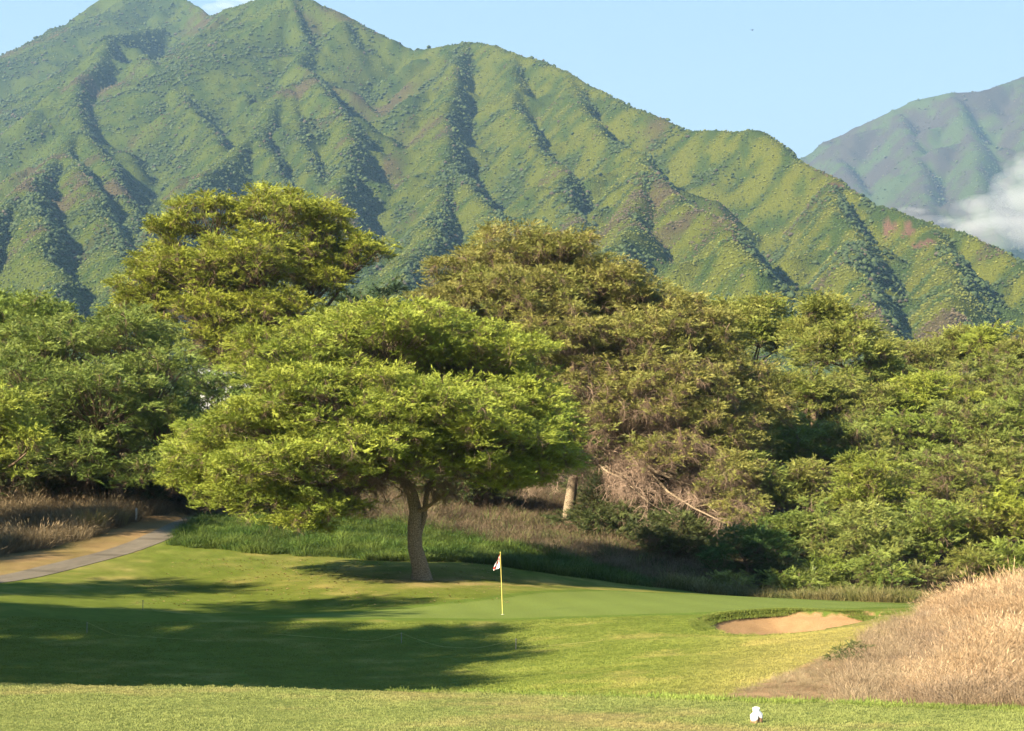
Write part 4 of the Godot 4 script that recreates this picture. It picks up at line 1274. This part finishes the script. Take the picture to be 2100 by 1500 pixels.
	tree({"called": "green_weed", "label": "small green weed clump among the straw at the left foot of the mound", "category": "plant", "seed": 90, "base": weed, "r0": 0.012, "fork": 0.3,
		"lobes": [[weed + Vector3(0, 0.28, 0), Vector3(0.4, 0.22, 0.35), 0.0], [weed + Vector3(-0.3, 0.18, 0.1), Vector3(0.25, 0.16, 0.25), 0.0]], "dens": 50.0, "spray": 7, "size": 0.11, "pad": 0.14, "twigs": 0.0, "from": Color(0.05, 0.075, 0.02), "to": Color(0.10, 0.115, 0.035)})
	# fallen leaves and divots
	var lb := Build.new()
	lb.quad(Vector3(-0.5, 0, 0), Vector3(0, 0.08, 0.28), Vector3(0.5, 0.02, 0), Vector3(0, 0.15, -0.28))
	xf = []
	tints = []
	for i in 5200:
		var x := 0.0
		var d := 0.0
		var s := 0.0
		if i < 3600:
			d = r.randf_range(26.5, 37.0)
			x = r.randf_range(-10, 10)
			if d > tee_edge(x) - 0.15: continue
			s = r.randf_range(0.012, 0.04)
			if noise_a.get_noise_2d(x, d) + 0.5 * noise_b.get_noise_2d(x, d) < -0.02 and r.randf() < 0.85: continue
		else:
			d = r.randf_range(71, 88)
			x = r.randf_range(-15, 0)
			s = r.randf_range(0.05, 0.16)
			if noise_a.get_noise_2d(x + 50, d) < 0.0 and r.randf() < 0.8: continue
			if inside(x, d, band_plan) or inside(x, d, verge_plan): continue
		xf.append(Transform3D(Basis(Vector3.UP, r.randf() * TAU).scaled(Vector3(s, s, s)), on_ground(x, d, 0.015 if i < 3600 else 0.02)))
		tints.append(shaded(Color(0.40, 0.27, 0.13), r.randf_range(0.5, 1.3)))
	tag(scatter("fallen_leaves", lb.mesh(false), M.straw, xf, tints), "scattered brown leaves lying on the mown grass", "leaves", "", "stuff")

func things() -> void:
	# flag
	var p := on_lawn(1031, 66)
	var flag := base("golf_flag", p, "yellow flagstick with limp red and white flag standing on the green", "golf flag")
	var top := at(1026, 1134, 66.1) - p
	var b := Build.new()
	b.tube([Vector3(0, -0.1, 0), top * 0.5, top], [0.013, 0.011, 0.009], 8)
	b.tube([top + Vector3(0, -0.005, 0), top + Vector3(0, 0.015, 0), top + Vector3(0, 0.03, 0)], [0.02, 0.022, 0.004], 8)
	var m := surface(0.4)
	m.albedo_color = Color(0.55, 0.46, 0.12).linear_to_srgb()
	obj("flagstick", b.mesh(), m, flag)
	# the cloth hangs in folds from the stick: rows run down, columns run out
	b = Build.new()
	var grid := []
	for i in 15:
		var t := i / 14.0
		var row := []
		for j in 9:
			var s := j / 8.0
			var reach := 0.20 * s * (0.25 + 0.85 * sin(minf(t * 1.5, 1.25)))
			var drop := 0.50 * t + 0.20 * s * (1.0 - 0.55 * t)
			row.append(top + Vector3(-0.012 - reach - 0.01 * t, -0.01 - drop, 0.03 * sin(s * 8.0 + t * 1.5) * (0.3 + s) + 0.012))
		grid.append(row)
	for i in 14:
		for j in 8:
			var red := j < 1 and i < 9 or (i - 7) * (i - 7) + (j - 3) * (j - 3) * 2 < 4 and j > 1 or (i - 11) * (i - 11) + (j - 6) * (j - 6) < 5 or i < 2
			b.quad(grid[i + 1][j + 1], grid[i + 1][j], grid[i][j], grid[i][j + 1], Color(0.55, 0.05, 0.035) if red else Color(0.78, 0.76, 0.73))
	m = leafy(0.4)
	obj("flag", b.mesh(false), m, flag)
	b = Build.new()
	b.tube([Vector3(0, 0.006, 0), Vector3(0, -0.08, 0)], [0.054, 0.054], 14, Color(0.7, 0.7, 0.7))
	obj("cup", b.mesh(), M.paint, flag)
	# tee marker: a cut log with two slanting tops painted white
	p = on_ground((1546 - 1050.0) / FOCAL * 28.75, 28.75)
	var marker := base("tee_marker", p, "white topped wooden tee marker standing on the tee at lower right", "tee marker")
	for part in [[Vector3(-0.035, 0, 0.03), 0.060, 0.105, 0.045, 0.45], [Vector3(0.034, 0, 0.0), 0.052, 0.145, 0.050, -0.9], [Vector3(0.0, 0, -0.05), 0.05, 0.195, 0.02, 0.1]]:
		b = Build.new()
		var w := Build.new()
		var ring := []
		var low := []
		for k in 14:
			var a := TAU * k / 14
			var rad: float = part[1] * (1.0 + 0.08 * sin(k * 2.3))
			var q := Vector3(cos(a), 0, -sin(a)) * rad
			low.append(part[0] + q * 1.08 + Vector3(0, -0.02, 0))
			ring.append(part[0] + q + Vector3(0, part[2] - part[3] * sin(a + part[4]) * -1.0, 0))
		for k in 14:
			var e := (k + 1) % 14
			b.quad(low[k], low[e], ring[e], ring[k], shaded(Color(0.24, 0.14, 0.085), 0.75 + 0.35 * absf(sin(k * 1.7))))
			var up := Vector3(0, 0.016, 0)
			w.quad(ring[k] * 1.0 - up * 1.5, ring[e] - up * 1.5, ring[e] + up, ring[k] + up, Color(0.86, 0.85, 0.82))
		var mid: Vector3 = part[0] + Vector3(0, part[2] + 0.03, 0)
		for k in 14:
			var e := (k + 1) % 14
			w.tri(ring[k] + Vector3(0, 0.016, 0), ring[e] + Vector3(0, 0.016, 0), mid, Color(0.86, 0.85, 0.82))
		for i in w.v.size():
			var c: Vector3 = part[0]
			w.v[i] += Vector3(w.v[i].x - c.x, 0, w.v[i].z - c.z) * 0.05
		obj("log", b.mesh(false), M.twig, marker)
		obj("painted_top", w.mesh(false), M.paint, marker)
	# white post beside the path
	p = on_lawn(281, 101.5)
	b = Build.new()
	b.tube([Vector3(0, -0.1, 0), Vector3(0, 0.1, 0), Vector3(0, 0.6, 0), Vector3(0.01, 0.64, 0)], [0.055, 0.055, 0.052, 0.03], 8, Color(0.82, 0.82, 0.80))
	var post := obj("marker_post", b.mesh(), M.paint)
	post.position = p
	tag(post, "short white post standing beside the cart path", "post")
	# rope and its stakes in front of the green
	var stakes := [[185, 60.0, 0.33, "thin dark stake holding the rope in the shade at the left"], [298, 68.5, 0.33, "thin stake at the highest bend of the rope on the left bank"], [825, 57.5, 0.3, "thin pale stake holding the rope in the middle of the shade"], [1058, 54.0, 0.3, "thin stake holding the yellow rope in the sun below the flag"]]
	var heads := []
	for s in stakes:
		p = on_lawn(s[0], s[1])
		b = Build.new()
		b.tube([Vector3(0, -0.1, 0), Vector3(0, s[2], 0)], [0.012, 0.012], 6, Color(0.22, 0.2, 0.18))
		b.tube([Vector3(0, s[2] - 0.03, 0), Vector3(0, s[2] + 0.01, 0), Vector3(0, s[2] + 0.02, 0)], [0.018, 0.018, 0.004], 6, Color(0.3, 0.27, 0.2))
		var st := obj("rope_stake", b.mesh(), M.twig)
		st.position = p
		tag(st, s[3], "stake", "stakes of the rope fence")
		heads.append(p + Vector3(0, s[2], 0))
	var ropes := [[heads[0], on_lawn(430, 58) + Vector3(0, 0.03, 0), "yellow rope sagging from the left stake into the shade"], [on_lawn(560, 59.5) + Vector3(0, 0.03, 0), heads[2], "yellow rope rising to the middle stake in the shade"], [heads[2], heads[3], "yellow rope slung between the middle stake and the sunlit stake"], [heads[3], on_lawn(1235, 55) + Vector3(0, 0.06, 0), "yellow rope running right from the sunlit stake"], [on_lawn(110, 66.5) + Vector3(0, 0.03, 0), heads[1], "yellow rope on the left bank rising to the upper stake"], [heads[1], on_lawn(400, 67.5) + Vector3(0, 0.03, 0), "yellow rope on the left bank falling from the upper stake"]]
	for q in ropes:
		b = Build.new()
		var path := []
		var rad := []
		for i in 25:
			var t := i / 24.0
			var x: Vector3 = q[0].lerp(q[1], t) + Vector3(0, -0.35 * sin(t * PI), 0)
			x.y = maxf(x.y, ground(x.x, -x.z) + 0.025)
			path.append(x - q[0])
			rad.append(0.0045)
		b.tube(path, rad, 5, Color(0.40, 0.36, 0.14))
		var ro := obj("boundary_rope", b.mesh(), M.twig)
		ro.position = q[0]
		tag(ro, q[2], "rope", "ropes in front of the green")
	# white buildings far behind, glimpsed through the gap between the trees
	for h in [[455, 800, 262.0, 5.5, 2.8, 0.1, "white house glimpsed through leaves left of the spreading tree"], [560, 825, 280.0, 8.0, 3.0, -0.2, "long white building glimpsed behind the left side of the spreading tree"]]:
		p = at(h[0], h[1] + 22, h[2])
		var house := base("house", p, h[6], "house", "white buildings behind the trees")
		house.rotation.y = h[5]
		var w: float = h[3] * 0.5
		b = Build.new()
		b.box(Vector3(-w, -9, -3), Vector3(w, h[4], 3), Color(0.78, 0.77, 0.74))
		obj("wall", b.mesh(), M.paint, house)
		b = Build.new()
		var e: float = h[4] + 0.01
		b.quad(Vector3(-w - 0.5, e, 3.5), Vector3(w + 0.5, e, 3.5), Vector3(w + 0.5, e + 1.5, 0), Vector3(-w - 0.5, e + 1.5, 0), Color(0.45, 0.44, 0.43))
		b.quad(Vector3(w + 0.5, e, -3.5), Vector3(-w - 0.5, e, -3.5), Vector3(-w - 0.5, e + 1.5, 0), Vector3(w + 0.5, e + 1.5, 0), Color(0.45, 0.44, 0.43))
		b.tri(Vector3(w, e, 3), Vector3(w, e, -3), Vector3(w, e + 1.3, 0), Color(0.75, 0.74, 0.71))
		b.tri(Vector3(-w, e, -3), Vector3(-w, e, 3), Vector3(-w, e + 1.3, 0), Color(0.75, 0.74, 0.71))
		obj("roof", b.mesh(false), M.paint, house)
		for i in 3:
			b = Build.new()
			var cx := -w + w * 2.0 * (i + 0.5) / 3.0
			b.box(Vector3(cx - 0.5, h[4] - 2.3, 3.005), Vector3(cx + 0.5, h[4] - 1.0, 3.05), Color(0.10, 0.12, 0.14))
			obj("window", b.mesh(false), M.paint, house)
	# a bird
	p = at(1543, 62, 220)
	b = Build.new()
	b.tube([Vector3(-0.16, 0, 0), Vector3(-0.06, 0.01, 0), Vector3(0.05, 0.01, 0), Vector3(0.13, 0.02, 0), Vector3(0.17, 0.015, 0)], [0.015, 0.04, 0.045, 0.025, 0.004], 6, Color(0.05, 0.05, 0.05))
	for s in [-1.0, 1.0]:
		b.quad(Vector3(0.05, 0.02, 0), Vector3(-0.06, 0.02, 0), Vector3(-0.05, 0.1, s * 0.16), Vector3(0.05, 0.11, s * 0.16), Color(0.06, 0.06, 0.06))
		b.tri(Vector3(0.05, 0.11, s * 0.16), Vector3(-0.05, 0.1, s * 0.16), Vector3(-0.1, 0.05, s * 0.32), Color(0.06, 0.06, 0.06))
	b.tri(Vector3(-0.12, 0, 0), Vector3(-0.26, 0, 0.05), Vector3(-0.26, 0, -0.05), Color(0.05, 0.05, 0.05))
	var bird := obj("bird", b.mesh(false), M.twig)
	bird.position = p
	bird.rotation.y = 0.9
	tag(bird, "tiny dark bird flying high in the clear sky at upper right", "bird")
	clouds()

func clouds() -> void:
	var r := RandomNumberGenerator.new()
	r.seed = 5
	var sets := [
		["low white cloud lying in the valley before the far mountain", [[2090, 385, 60, 45], [2060, 430, 75, 40], [2120, 440, 90, 60], [2010, 462, 60, 22], [1960, 464, 50, 14], [1905, 452, 50, 8], [2050, 480, 100, 34], [2130, 350, 50, 40], [1985, 430, 40, 22], [2085, 345, 28, 26], [1860, 436, 40, 9], [2160, 480, 90, 50]], 3300.0, 0.0022],
		["thin wisp of cloud in the saddle between the two peaks", [[450, 20, 40, 12], [490, 8, 50, 12], [530, -6, 50, 14]], 4300.0, 0.002],
	]
	for s in sets:
		var first: Array = s[1][0]
		var o := base("cloud", at(first[0], first[1], s[2]), s[0], "cloud")
		var fm := FogMaterial.new()
		fm.density = s[3]
		fm.albedo = Color(0.98, 0.98, 0.98)
		for q in s[1]:
			for i in 4:
				var f := FogVolume.new()
				f.name = "puff"
				f.shape = RenderingServer.FOG_VOLUME_SHAPE_ELLIPSOID
				f.material = fm
				var k := 1.0 if i == 0 else r.randf_range(0.3, 0.55)
				var off := Vector2.ZERO if i == 0 else Vector2.from_angle(r.randf_range(-0.3, PI + 0.3)) * Vector2(q[2], -q[3]) * r.randf_range(0.6, 0.95)
				var rx: float = q[2] * k * s[2] / FOCAL
				f.size = Vector3(rx * 2.0, q[3] * k * s[2] / FOCAL * 2.0, rx * 2.0)
				o.add_child(f, true)
				f.position = at(q[0] + off.x, q[1] + off.y, s[2] + r.randf_range(-60, 60)) - o.position
